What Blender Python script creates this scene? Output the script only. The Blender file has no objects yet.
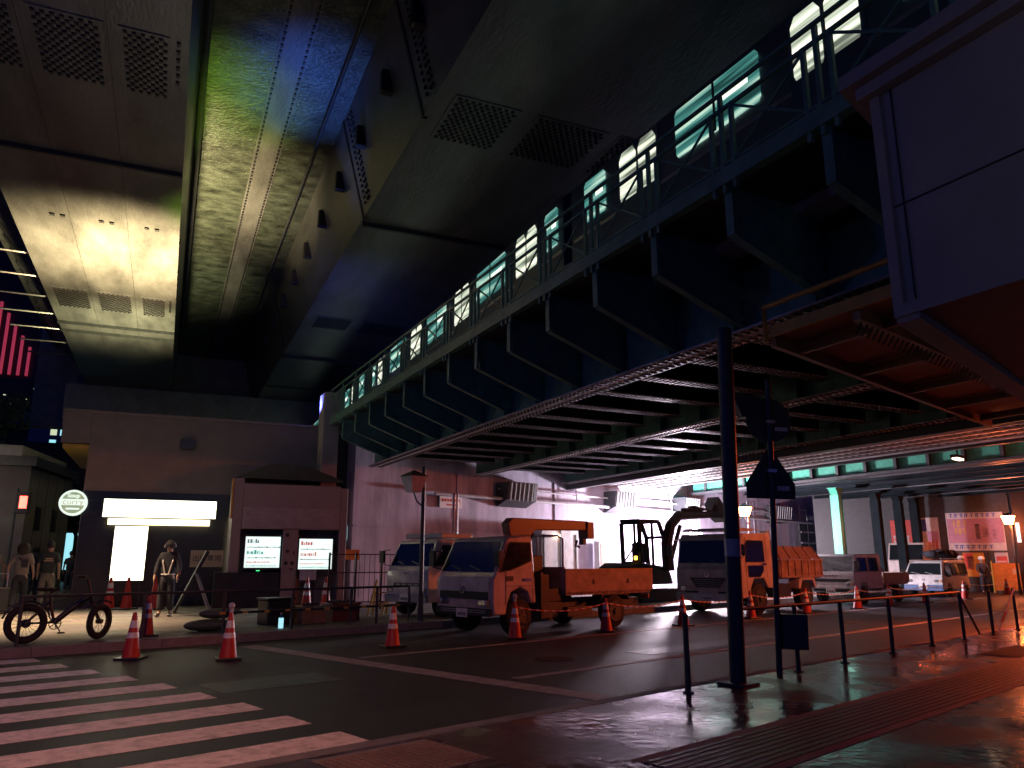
import bpy, bmesh, math, random
from mathutils import Vector, Matrix
random.seed(7)
sc = bpy.context.scene
COL = sc.collection
R = math.radians
# ---------------------------------------------------------------- frames
AS, AB, AR = R(42.3), R(27.0), R(23.9)      # street, railway, expressway
def W(fr, x, y, z=0.0):
    c, s_ = math.cos(fr), math.sin(fr)
    return Vector((x*c - y*s_, x*s_ + y*c, z))
# ---------------------------------------------------------------- materials
MATS = {}
def mat(name, col, rough=.6, metal=0.0, var=.25, scale=6.0, bump=0.0, bscale=None, emit=None, es=0.0, spec=.5, stretch=None, col2=None, cov=.5, coat=0.0):
    if name in MATS: return MATS[name]
    m = bpy.data.materials.new(name); m.use_nodes = True
    nt = m.node_tree; n = nt.nodes; l = nt.links
    b = n['Principled BSDF']
    b.inputs['Roughness'].default_value = rough; b.inputs['Metallic'].default_value = metal
    b.inputs['Specular IOR Level'].default_value = spec
    b.inputs['Coat Weight'].default_value = coat
    tc = n.new('ShaderNodeTexCoord'); vec = tc.outputs['Object']
    if stretch:
        mp = n.new('ShaderNodeMapping'); mp.inputs['Scale'].default_value = stretch; l.new(vec, mp.inputs['Vector']); vec = mp.outputs['Vector']
    nz = n.new('ShaderNodeTexNoise'); nz.inputs['Scale'].default_value = scale; nz.inputs['Detail'].default_value = 7; nz.inputs['Roughness'].default_value = .65
    l.new(vec, nz.inputs['Vector'])
    cr = n.new('ShaderNodeValToRGB')
    c2 = col2 or tuple(max(0, c*(1-var)) for c in col)
    c1 = col if col2 else tuple(min(1, c*(1+var*.6)) for c in col)
    cr.color_ramp.elements[0].position = cov-.2; cr.color_ramp.elements[1].position = cov+.2
    cr.color_ramp.elements[0].color = (*c2, 1); cr.color_ramp.elements[1].color = (*c1, 1)
    l.new(nz.outputs['Fac'], cr.inputs['Fac']); l.new(cr.outputs['Color'], b.inputs['Base Color'])
    mr = n.new('ShaderNodeMapRange'); mr.inputs['To Min'].default_value = max(.03, rough-.12); mr.inputs['To Max'].default_value = min(1, rough+.12)
    l.new(nz.outputs['Fac'], mr.inputs['Value']); l.new(mr.outputs['Result'], b.inputs['Roughness'])
    if bump:
        n2 = n.new('ShaderNodeTexNoise'); n2.inputs['Scale'].default_value = bscale or scale*6; n2.inputs['Detail'].default_value = 5
        l.new(vec, n2.inputs['Vector'])
        bp = n.new('ShaderNodeBump'); bp.inputs['Strength'].default_value = bump; bp.inputs['Distance'].default_value = .03
        l.new(n2.outputs['Fac'], bp.inputs['Height']); l.new(bp.outputs['Normal'], b.inputs['Normal'])
    if emit:
        b.inputs['Emission Color'].default_value = (*emit, 1); b.inputs['Emission Strength'].default_value = es
    MATS[name] = m
    return m
def glow(name, col, st):
    if name in MATS: return MATS[name]
    m = mat(name, (.8, .8, .8), .4, var=.05, emit=col, es=st); return m
M = {}
M['asphalt'] = mat('asphalt', (.017,.020,.030), .5, var=.75, scale=1.4, bump=.7, bscale=60)
M['conc'] = mat('concrete', (.3,.29,.28), .8, var=.3, scale=1.3, bump=.25, bscale=30)
M['kerb'] = mat('kerb_stone', (.2,.19,.19), .75, var=.3, scale=5, bump=.4, bscale=50)
M['paint'] = mat('road_paint', (.8,.74,.7), .6, col2=(.16,.14,.13), scale=7, cov=.36, bump=.3, bscale=60)
M['patch'] = mat('asphalt_repair', (.008,.009,.012), .4, var=.5, scale=5, bump=.7, bscale=50)
M['lpaint'] = mat('worn_lane_paint', (.34,.32,.32), .6, col2=(.07,.07,.08), scale=6, cov=.40, bump=.3, bscale=60)
M['ypaint'] = mat('yellow_paint', (.7,.36,.06), .6, col2=(.35,.18,.04), scale=9, cov=.36, bump=.2)
M['wallpink'] = mat('underpass_wall_paint', (.40,.36,.46), .7, var=.55, scale=.7, bump=.25, bscale=20, stretch=(2.2,1,.45))
M['green'] = mat('green_steel_paint', (.10,.24,.19), .45, var=.4, scale=4, bump=.1)
M['greenl'] = mat('light_green_steel_paint', (.06,.42,.27), .45, var=.3, scale=4, bump=.1)
M['dsteel'] = mat('dark_steel_paint', (.045,.05,.055), .45, var=.4, scale=5, bump=.1)
M['gsteel'] = mat('grey_steel_paint', (.42,.42,.44), .42, var=.3, scale=5, bump=.1)
M['csteel'] = mat('cream_steel_paint', (.52,.50,.50), .4, var=.3, scale=2.5, bump=.12)
M['redp0'] = mat('red_sign_ink', (.5,.05,.05), .5)
M['exblack'] = mat('excavator_dark_paint', (.010,.012,.014), .75, var=.5, scale=5, spec=.2)
M['under'] = mat('far_bridge_dark_tone', (.012,.018,.022), .8, var=.5, scale=2, spec=.08)  # near-black tone; on the far columns it stands in for shade
M['bolt'] = mat('bolt_steel', (.03,.03,.035), .5, metal=.3)
M['brown'] = mat('brown_steel_paint', (.26,.15,.09), .6, var=.3, scale=5, bump=.1)
M['ysteel'] = mat('yellow_steel_paint', (.5,.28,.05), .6)
M['hwy'] = mat('expressway_steel_paint', (.15,.155,.16), .38, metal=.25, var=.5, scale=1.1, bump=.4, bscale=14, stretch=(1,.3,1))
M['hwydeck'] = mat('deck_soffit_paint', (.085,.105,.085), .33, metal=.3, var=.8, scale=1.6, bump=1.0, bscale=9, stretch=(1,1.7,1))
M['panel'] = mat('fibre_cement_panel', (.28,.26,.27), .7, var=.15, scale=2, bump=.1)
M['facade'] = mat('brown_render_wall', (.26,.21,.18), .8, var=.2, scale=2, bump=.3, bscale=60)
M['black'] = mat('black_paint', (.02,.02,.022), .4, var=.3)
M['rubber'] = mat('tyre_rubber', (.02,.02,.02), .8, var=.3, scale=20, bump=.3)
M['glass'] = mat('dark_glass', (.012,.016,.02), .06, var=.2, spec=.9, coat=.6)
M['chrome'] = mat('chrome', (.6,.6,.6), .2, metal=1)
M['wpaint'] = mat('white_vehicle_paint', (.58,.58,.57), .36, var=.35, scale=2.5, bump=.06, coat=.4)
M['opaint'] = mat('cream_vehicle_paint', (.55,.47,.42), .40, var=.4, scale=2.5, bump=.06, coat=.3)
M['bpaint'] = mat('blue_vehicle_paint', (.08,.14,.28), .35, coat=.4)
M['gdrop'] = mat('drop_side_paint', (.36,.25,.20), .5, var=.55, scale=3, bump=.1)
M['redpaint'] = mat('crane_red_paint', (.17,.045,.04), .4, var=.3)
M['conered'] = mat('cone_red_plastic', (.5,.04,.025), .45, var=.25, scale=10)
M['cband'] = mat('white_reflective_band', (.75,.74,.70), .35, var=.2, scale=20)
M['skin'] = mat('skin', (.42,.27,.2), .6, var=.1)
M['hair'] = mat('dark_hair', (.02,.015,.013), .6, scale=40, bump=.4)
M['plate'] = mat('number_plate_white', (.7,.7,.68), .5)
M['orange'] = mat('orange_plastic', (.62,.22,.05), .5, var=.3)
M['yellowp'] = mat('yellow_plastic', (.65,.42,.05), .5)
M['cloth_dark'] = mat('dark_cloth', (.03,.032,.045), .9, scale=15, bump=.2)
M['cloth_grey'] = mat('grey_cloth', (.045,.065,.065), .9, scale=15, bump=.2)
M['cloth_beige'] = mat('beige_cloth', (.28,.24,.19), .9, scale=15, bump=.2)
M['cloth_white'] = mat('pale_cloth', (.24,.22,.20), .9, scale=15, bump=.2)
M['sand'] = mat('sandbag_cloth', (.10,.13,.10), .9, scale=12, bump=.5)
M['alu'] = mat('aluminium', (.5,.5,.52), .35, metal=.8)
M['board'] = mat('beige_sign_face', (.55,.42,.28), .6, var=.1)
M['ink'] = mat('black_ink', (.015,.015,.02), .6)
M['signback'] = mat('sign_back_grey', (.06,.063,.065), .55, metal=.1)
M['lit_white'] = glow('lit_sign_face', (1,.95,.70), 5)
M['lit_warm'] = glow('lit_tube_cover', (1,.80,.42), 5)
M['orange_lamp'] = glow('orange_lantern_glass', (1,.24,.05), 110)
M['flood'] = glow('floodlight_face', (1,.92,.88), 40)
M['screen'] = glow('screen_white', (.80,1,.93), 1.5)
M['cyan_ink'] = glow('screen_cyan', (.02,.6,.5), .6)
M['red_ink'] = glow('screen_red', (.8,.08,.08), .6)
M['grey_ink'] = glow('screen_grey', (.1,.25,.28), .6)
M['green_led'] = glow('green_led', (.02,.9,.25), 2)
M['strip'] = glow('strip_lamp', (1,.62,.36), 9)
M['red_led'] = glow('red_signal', (1,.05,.03), 12)
M['neon'] = glow('red_neon', (.8,.06,.10), .5)
M['amber'] = glow('amber_beacon', (1,.55,.05), 8)
M['win'] = glow('lit_window', (.9,1,.65), .9)
M['cglow'] = glow('cyan_glow', (.35,.8,.9), 1.4)
M['curryw'] = glow('curry_sign_white', (.80,1,.86), 1.3)
M['curryg'] = glow('curry_sign_green', (.30,.42,.24), .9)

def brick_mat(name, col, mort, bw, bh, rough, bump=.5):
    m = bpy.data.materials.new(name); m.use_nodes = True
    nt = m.node_tree; n = nt.nodes; l = nt.links; b = n['Principled BSDF']
    b.inputs['Specular IOR Level'].default_value = .36
    tc = n.new('ShaderNodeTexCoord')
    br = n.new('ShaderNodeTexBrick'); br.inputs['Scale'].default_value = 1
    br.inputs['Brick Width'].default_value = bw; br.inputs['Row Height'].default_value = bh
    br.inputs['Mortar Size'].default_value = bh*.04; br.inputs['Color1'].default_value = (*col, 1)
    br.inputs['Color2'].default_value = (*[c*.7 for c in col], 1); br.inputs['Mortar'].default_value = (*mort, 1)
    l.new(tc.outputs['Object'], br.inputs['Vector'])
    nz = n.new('ShaderNodeTexNoise'); nz.inputs['Scale'].default_value = 1.2; nz.inputs['Detail'].default_value = 6
    l.new(tc.outputs['Object'], nz.inputs['Vector'])
    mx = n.new('ShaderNodeMix'); mx.data_type = 'RGBA'; mx.blend_type = 'MULTIPLY'; mx.inputs[0].default_value = .5
    l.new(br.outputs['Color'], mx.inputs[6]); l.new(nz.outputs['Color'], mx.inputs[7]); l.new(mx.outputs[2], b.inputs['Base Color'])
    mr = n.new('ShaderNodeMapRange'); mr.inputs['From Min'].default_value = .35; mr.inputs['From Max'].default_value = .65
    mr.inputs['To Min'].default_value = rough-.1; mr.inputs['To Max'].default_value = rough+.2
    l.new(nz.outputs['Fac'], mr.inputs['Value']); l.new(mr.outputs['Result'], b.inputs['Roughness'])
    n3 = n.new('ShaderNodeTexNoise'); n3.inputs['Scale'].default_value = 9; l.new(tc.outputs['Object'], n3.inputs['Vector'])
    ad = n.new('ShaderNodeMath'); ad.operation = 'MULTIPLY_ADD'; ad.inputs[1].default_value = 1.0
    l.new(n3.outputs['Fac'], ad.inputs[0]); l.new(br.outputs['Fac'], ad.inputs[2])
    inv = n.new('ShaderNodeMath'); inv.operation = 'SUBTRACT'; inv.inputs[0].default_value = 1; l.new(br.outputs['Fac'], inv.inputs[1])
    ad2 = n.new('ShaderNodeMath'); ad2.operation = 'ADD'; l.new(inv.outputs[0], ad2.inputs[0]); l.new(n3.outputs['Fac'], ad2.inputs[1])
    bp = n.new('ShaderNodeBump'); bp.inputs['Strength'].default_value = bump; bp.inputs['Distance'].default_value = .01
    l.new(ad2.outputs[0], bp.inputs['Height']); l.new(bp.outputs['Normal'], b.inputs['Normal'])
    return m
M['pavers'] = brick_mat('brick_pavers_wet', (.085,.055,.055), (.03,.025,.025), .22, .11, .20, .5)
M['tiles'] = brick_mat('plaza_slabs', (.22,.20,.18), (.12,.11,.1), .6, .6, .6, .3)
M['wpanels'] = brick_mat('building_panels', (.42,.38,.36), (.12,.11,.11), 2.4, 1.2, .6, .2)

def train_mat(name, c1, c2, st):
    m = bpy.data.materials.new(name); m.use_nodes = True
    nt = m.node_tree; n = nt.nodes; l = nt.links; b = n['Principled BSDF']
    b.inputs['Base Color'].default_value = (.05,.06,.06,1); b.inputs['Roughness'].default_value = .2
    tc = n.new('ShaderNodeTexCoord'); mp = n.new('ShaderNodeMapping'); mp.inputs['Scale'].default_value = (1,.22,4.2)
    l.new(tc.outputs['Object'], mp.inputs['Vector'])
    nz = n.new('ShaderNodeTexNoise'); nz.inputs['Scale'].default_value = 1.6; nz.inputs['Detail'].default_value = 3
    l.new(mp.outputs['Vector'], nz.inputs['Vector'])
    cr = n.new('ShaderNodeValToRGB'); e = cr.color_ramp.elements
    e[0].position = .36; e[0].color = (*[c*.12 for c in c2], 1); e[1].position = .66; e[1].color = (*c1, 1)
    x = e.new(.5); x.color = (*[c*.6 for c in c2], 1)
    l.new(nz.outputs['Fac'], cr.inputs['Fac']); l.new(cr.outputs['Color'], b.inputs['Emission Color'])
    b.inputs['Emission Strength'].default_value = st
    return m
M['tw_side'] = train_mat('train_side_window_light', (.7,1,.8), (.12,.5,.45), 1.15)
M['tw_door'] = train_mat('train_door_window_light', (1,.95,.75), (.8,.9,.7), 2.0)
M['tw_tube'] = glow('train_tube_light', (.85,1,.8), 2.2)
M['train'] = mat('train_body_paint', (.10,.14,.18), .35, metal=.4, var=.15, scale=2)

# ---------------------------------------------------------------- mesh builder
class MB:
    def __init__(s): s.v=[]; s.f=[]; s.mi=[]; s.ms=[]; s.cur=0; s.T=None
    def m(s, mt):
        if mt not in s.ms: s.ms.append(mt)
        s.cur = s.ms.index(mt); return s
    def addv(s, p):
        p = Vector(p)
        if s.T is not None: p = s.T @ p
        s.v.append(p); return len(s.v)-1
    def face(s, idx): s.f.append(idx); s.mi.append(s.cur)
    def box(s, x0,x1,y0,y1,z0,z1):
        i=[s.addv((x,y,z)) for z in (z0,z1) for (x,y) in ((x0,y0),(x1,y0),(x1,y1),(x0,y1))]
        for q in ((3,2,1,0),(4,5,6,7),(0,1,5,4),(1,2,6,5),(2,3,7,6),(3,0,4,7)): s.face([i[k] for k in q])
        return s
    def bx(s, cx,cy,cz,sx,sy,sz): return s.box(cx-sx/2,cx+sx/2,cy-sy/2,cy+sy/2,cz-sz/2,cz+sz/2)
    def poly(s, pts): s.face([s.addv(p) for p in pts]); return s
    def prism(s, pts, d):
        d=Vector(d); a=[s.addv(p) for p in pts]; b=[s.addv(Vector(p)+d) for p in pts]; n=len(pts)
        s.face(a[::-1]); s.face(b)
        for k in range(n): s.face([a[k],a[(k+1)%n],b[(k+1)%n],b[k]])
        return s
    def bar(s, p, q, w, h=None):
        h = h or w; p=Vector(p); q=Vector(q); d=(q-p).normalized()
        up = Vector((0,0,1)) if abs(d.z)<.95 else Vector((0,1,0))
        a=d.cross(up).normalized()*w/2; b=a.cross(d).normalized()*h/2
        pts=[p+a+b,p-a+b,p-a-b,p+a-b]; return s.prism(pts, q-p)
    def tube(s, pts, r, n=8, r2=None, cap=True):
        pts=[Vector(p) for p in pts]; N=len(pts); rings=[]
        ref=None
        for k,p in enumerate(pts):
            d=((pts[min(k+1,N-1)]-pts[max(k-1,0)])).normalized()
            if ref is None: ref = Vector((0,0,1)) if abs(d.z)<.9 else Vector((1,0,0))
            a=d.cross(ref).normalized(); b=a.cross(d).normalized(); ref=b
            rr = (r[k] if isinstance(r,(list,tuple)) else (r+(r2-r)*k/(N-1) if r2 is not None else r))
            rings.append([s.addv(p+a*math.cos(t)*rr+b*math.sin(t)*rr) for t in [2*math.pi*j/n for j in range(n)]])
        for k in range(N-1):
            for j in range(n): s.face([rings[k][j],rings[k+1][j],rings[k+1][(j+1)%n],rings[k][(j+1)%n]])
        if cap: s.face(rings[0][:]); s.face(rings[-1][::-1])
        return s
    def torus(s, c, axis, R0, r, n=24, k=8, sx=1.0):
        c=Vector(c); ax=Vector(axis).normalized(); a=ax.orthogonal().normalized(); b=ax.cross(a); rings=[]
        for i in range(n):
            t=2*math.pi*i/n; d=a*math.cos(t)+b*math.sin(t)
            rings.append([s.addv(c+d*(R0+r*math.cos(u))+ax*(r*sx*math.sin(u))) for u in [2*math.pi*j/k for j in range(k)]])
        for i in range(n):
            for j in range(k): s.face([rings[i][j],rings[(i+1)%n][j],rings[(i+1)%n][(j+1)%k],rings[i][(j+1)%k]])
        return s
    def ball(s, c, r, n=12, m=8, sc=(1,1,1)):
        c=Vector(c); rows=[]
        for i in range(1,m):
            ph=math.pi*i/m
            rows.append([s.addv(c+Vector((r*sc[0]*math.sin(ph)*math.cos(t),r*sc[1]*math.sin(ph)*math.sin(t),r*sc[2]*math.cos(ph)))) for t in [2*math.pi*j/n for j in range(n)]])
        T=s.addv(c+Vector((0,0,r*sc[2]))); B=s.addv(c-Vector((0,0,r*sc[2])))
        for j in range(n):
            s.face([T,rows[0][j],rows[0][(j+1)%n]]); s.face([B,rows[-1][(j+1)%n],rows[-1][j]])
            for i in range(len(rows)-1): s.face([rows[i][j],rows[i+1][j],rows[i+1][(j+1)%n],rows[i][(j+1)%n]])
        return s
    def build(s, name, parent=None, smooth=False, bevel=0, mt=None, loc=None, rot=None):
        me=bpy.data.meshes.new(name); me.from_pydata(s.v,[],s.f)
        for mm in (s.ms or [mt]): me.materials.append(M[mm] if isinstance(mm,str) else mm)
        me.polygons.foreach_set('material_index', s.mi if s.ms else [0]*len(s.f))
        b=bmesh.new(); b.from_mesh(me); bmesh.ops.recalc_face_normals(b, faces=b.faces); b.to_mesh(me); b.free()
        if smooth:
            me.polygons.foreach_set('use_smooth',[True]*len(me.polygons))
            try: me.set_sharp_from_angle(angle=R(40))
            except Exception: pass
        me.update()
        o=bpy.data.objects.new(name, me); COL.objects.link(o)
        if parent: o.parent=parent
        if loc is not None: o.location=loc
        if rot is not None: o.rotation_euler=(0,0,rot)
        if bevel:
            md=o.modifiers.new('bevel','BEVEL'); md.width=bevel; md.segments=2; md.limit_method='ANGLE'; md.angle_limit=R(35)
        return o
def nb(mt): b=MB(); b.m(mt); return b
def tag(o, label, cat, group=None):
    o['label']=label; o['category']=cat
    if group: o['group']=group
    return o
def root(name, label, cat, fr, x, y, z=0, rot=0.0, group=None):
    o=bpy.data.objects.new(name,None); o.empty_display_size=.2; COL.objects.link(o)
    o.location=W(fr,x,y,z); o.rotation_euler=(0,0,fr+rot)
    return tag(o,label,cat,group)
def single(mb, name, label, cat, fr, x, y, z=0, rot=0.0, group=None, **k):
    o=mb.build(name, loc=W(fr,x,y,z), rot=fr+rot, **k); return tag(o,label,cat,group)
def struct(mb, name, fr, **k):
    o=mb.build(name, loc=(0,0,0), rot=fr, **k); o['kind']='structure'; return o
def copy_tree(o, parent=None):
    c=o.copy(); COL.objects.link(c)
    if parent: c.parent=parent
    for ch in list(o.children): copy_tree(ch, c)
    return c
def place(src, fr, x, y, z, rot, label, first):
    o = src if first else copy_tree(src)
    o.location=W(fr,x,y,z); o.rotation_euler=(0,0,fr+rot); o['label']=label; return o
def text_part(name, body, size, mt, parent, loc, rot, ext=.004, align='CENTER', space=1.0):
    cu=bpy.data.curves.new('t','FONT'); cu.body=body; cu.size=size; cu.extrude=ext; cu.align_x=align; cu.align_y='CENTER'; cu.space_character=space
    t=bpy.data.objects.new('t',cu); COL.objects.link(t)
    bpy.context.view_layer.update()
    dg=bpy.context.evaluated_depsgraph_get(); me=bpy.data.meshes.new_from_object(t.evaluated_get(dg))
    bpy.data.objects.remove(t); me.materials.clear(); me.materials.append(M[mt]); me.name=name
    o=bpy.data.objects.new(name,me); COL.objects.link(o); o.parent=parent; o.location=loc; o.rotation_euler=rot
    return o

# ---------------------------------------------------------------- ground
KT=14.6                                   # far kerb line
b=nb('asphalt'); b.box(-400,600,-60,500,-1.2,-.012); struct(b,'ground',AS)
b=nb('asphalt'); b.box(-80,300,5.55,KT,-.4,0); struct(b,'road',AS)
b=nb('pavers'); b.box(-60,200,-30,5.4,-.3,.12); struct(b,'pavement',AS,bevel=.01)
b=nb('kerb')
x=-40.0
while x<90: b.box(x,x+.995,5.403,5.56,-.3,.124); x+=1.0
struct(b,'kerb_near',AS,bevel=.008)
b=nb('tiles'); b.box(-80,300,KT+.16,120,-.3,.15); struct(b,'plaza_pavement',AS,bevel=.01)
b=nb('kerb'); x=-40.0
while x<120: b.box(x,x+.995,KT,KT+.157,-.3,.155); x+=1.0
struct(b,'kerb_far',AS,bevel=.01)
b=nb('asphalt'); b.box(-60,12,40,52,.10,.154); struct(b,'back_street',AS)
# painted markings
b=nb('paint')
ends=[3.85,3.83,3.81,3.72,3.64,3.5,3.32,3.15,3.0]
t=6.02
for e in ends: b.box(-1.6,e,t,t+.50,.001,.005); t+=.985
struct(b,'crosswalk_marking',AS)
b=nb('lpaint')
b.prism([(6.75,5.75,.001),(7.1,5.75,.001),(6.42,13.9,.001),(6.07,13.9,.001)],(0,0,.004))
b.box(7.15,60,7.72,7.88,.001,.005); b.box(6.8,60,10.98,11.10,.001,.005); b.box(60.1,140,7.72,7.88,.001,.005)
struct(b,'lane_marking',AS)
b=nb('ypaint'); b.box(4.0,6.0,5.57,5.73,.001,.005); struct(b,'yellow_marking',AS)
for k,(x_,y_,lab) in enumerate(((9.0,8.9,'round manhole cover in the lane before the thick pole'),(19.5,9.0,'round manhole cover in the red lit lane beyond the railing'),(2.2,14.95-1.3,'round manhole cover near the bicycle kerb'))):
    b=nb('bolt'); b.tube([(0,0,.0008),(0,0,.006)],.32,28)
    b.m('signback')
    for i in range(-4,5):
        w_=math.sqrt(max(0,.29**2-(i*.065)**2)); b.box(-w_,w_,i*.065-.012,i*.065+.012,.006,.010)
    single(b,'manhole_cover',lab,'manhole cover',AS,x_,y_,0)
b=nb('patch')
for x_,y_,w_,h_ in ((3.9,9.2,1.6,.9),(10.5,8.2,4.5,.55),(8.0,12.6,1.2,1.1),(20,6.1,6,.5),(-1,5.62,3.2,.3)): b.box(x_,x_+w_,y_,y_+h_,.0005,.0025 if y_>6 else .0006)
struct(b,'road_patch',AS)
# tactile strip on near pavement
b=nb('dsteel'); 
for k in range(9):
    b.box(4.6,40,3.05+k*.075,3.09+k*.075,.121,.128)
b.m('kerb').box(4.6,40,2.95,3.8,.1215,.1235)
struct(b,'tactile_paving',AS)
b=nb('kerb'); b.box(2.9,3.9,4.5,5.3,.1212,.1235)
b.m('brown')
for i in range(16):
    for j in range(12): b.bx(2.95+i*.06,4.55+j*.06,.126,.03,.03,.006)
struct(b,'tactile_dots_marking',AS)
o=single(nb('bolt'),'x','x','x',AS,0,0) if False else None
b=nb('dsteel'); b.box(-.9,.9,-.3,.3,0,.006)
b.m('bolt')
for i in range(34): b.box(-.86+i*.052,-.84+i*.052,-.26,.26,.006,.014)
single(b,'drain_grate','dark slotted drain grate set in the red lit pavement','drain grate',AS,14.2,4.0,.121)

# ---------------------------------------------------------------- expressway overhead
Z1=11.5; Z2=14.5
hw=root('expressway','steel box girder expressway crossing high above the street with bolted splices','overpass',AR,0,0,0)
def bolts(b, x0,x1,y0,y1,z,st=.16,r=.05,h=.035):
    b.m('bolt'); y=y0; k=0
    while y<y1:
        x=x0+(st/2 if k%2 else 0)
        while x<x1: b.bx(x,y,z,r*1.5,r*1.5,h); x+=st
        y+=st*.75; k+=1
def hgirder(x0,x1,name):
    b=nb('hwy'); b.prism([(x0,-20,Z1),(x1,-20,Z1),(x1+.15,-20,Z2),(x0-.15,-20,Z2)],(0,73,0))
    return b.build(name,hw)
hgirder(-5.0,-.42,'box_girder')
b=nb('hwy'); b.prism([(4.6,-20,Z1),(15,-20,Z1),(15,-20,Z2),(3.85,-20,Z2)],(0,73,0)); b.build('box_girder',hw)
b=nb('hwydeck'); b.box(-7.0,15,-20,53,Z2+.002,Z2+.4); b.build('deck_slab',hw)
b=nb('hwy'); b.box(1.55,2.35,-20,53,Z2-.05,Z2-.004)
b.m('bolt'); y=-10
while y<53: b.bx(1.63,y,Z2-.065,.06,.14,.03); b.bx(2.27,y,Z2-.065,.06,.14,.03); y+=.26
b.build('splice_plate',hw)
# G1 soffit seams and bolt plates
for (ya,yb,kind) in ((14.8,17.1,'b'),(31.9,34.3,'b'),(8.5,10.0,'b')):
    for (xa,xb) in ((-4.75,-3.5),(-3.25,-1.95),(-1.7,-.78)):
        b=nb('hwy'); b.box(xa,xb,ya,yb,Z1-.025,Z1-.002); bolts(b,xa+.12,xb-.08,ya+.12,yb-.08,Z1-.04)
        b.build('bolted_plate',hw)
    b=nb('bolt')
    for k in range(6): b.bx(-.62,ya+.15+k*.28,Z1-.02,.07,.12,.03)
    b.build('bolt_row',hw)
for y in (20.6,36.6,37.9,52):
    b=nb('dsteel'); b.box(-5.0,-.42,y,y+.10,Z1-.12,Z1-.001); b.m('hwy').box(-5.0,-.42,y+.11,y+.16,Z1-.06,Z1-.001); b.build('transverse_rib',hw)
for xx in (-3.9,-2.6,-1.35):
    for dx in (0,.28): b=nb('bolt'); b.bx(xx+dx,24.8,Z1-.02,.13,.13,.04); b.build('drain_plug',hw)
for y,h in ((21.6,.14),(38.6,.14),(46,.1)):
    b=nb('dsteel'); b.box(4.62,15,y,y+.12,Z1-h,Z1-.001); b.build('transverse_rib',hw)
for (ya,yb) in ((14.3,16.2),(31.5,33.2)):
    for (xa,xb) in ((5.0,6.6),(7.0,8.9),(9.2,11),(11.4,13.5)):
        b=nb('hwy'); b.box(xa,xb,ya,yb,Z1-.025,Z1-.002); bolts(b,xa+.12,xb-.08,ya+.12,yb-.08,Z1-.04)
        b.build('bolted_plate',hw)
# web details of second girder: lifting lugs, stiffener, vertical bolt rows
def webx(z): return 4.6-(z-Z1)/(Z2-Z1)*.75
for k in range(11):
    y=11.6+k*2.55*(1+.02*k)
    b=nb('bolt'); z=Z1+1.7; b.box(webx(z)-.24,webx(z)+.1,y,y+.26,z-.28,z+.34); b.build('drain_box',hw,bevel=.05)
for y in (15.4,21.3,38.4):
    b=nb('dsteel'); b.prism([(webx(Z1)-.03,y,Z1),(webx(Z2)-.03,y,Z2),(webx(Z2)+.1,y,Z2),(webx(Z1)+.1,y,Z1)],(0,.12,0))
    bb=b; bb.m('bolt')
    for k in range(16):
        for dy in (-.9,-.75,-.45): z=Z1+.25+k*.17; bb.bx(webx(z)-.02,y+dy,z,.05,.07,.07)
    b.build('web_splice',hw)
# left brackets and edge beam
for k in range(26):
    y=12+k*1.5
    b=nb('hwy'); b.prism([(-5.02,y,Z1+.35),(-5.02,y,Z2-.02),(-6.95,y,Z2-.02),(-6.95,y,Z2-.4)],(0,.14,0)); b.build('edge_bracket',hw)
for y in (30,32.5,35,37.5,40,42.5,45):
    b=nb('alu'); b.tube([(-5.05,y,Z1+.5),(-7.2,y-.5,Z1+.35)],.045,6); b.build('drain_pipe',hw)
b=nb('hwy'); b.box(-7.2,-6.98,-20,53,Z2-.3,Z2+1.2); b.build('edge_beam',hw)
b=nb('dsteel'); b.tube([(-.15,-18,Z2-.35),(-.15,50,Z2-.35)],.09,8); b.build('drain_pipe',hw,smooth=True)
b=nb('dsteel'); b.tube([(3.3,-18,Z2-.15),(3.3,50,Z2-.15)],.05,8); b.build('cable_conduit',hw,smooth=True)
b=nb('bolt')
for x in (-3.45,-1.9): b.box(x,x+.012,-20,50,Z1-.006,Z1-.001)
b.build('weld_seam',hw)
# pier cap and pier behind the shop, plus a wall added to darken the sky gap
b=nb('conc'); b.box(-6,15,50,52.9,Z1-2.2,Z1-.01); b.box(-8,15,53.1,54,Z1-2.2,Z2+1); b.build('pier_cap_gap_wall',hw,bevel=.05)
b=nb('conc'); b.box(-2,1.5,50.5,53,.1,Z1-2.2); b.build('pier',hw,bevel=.1)

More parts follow.
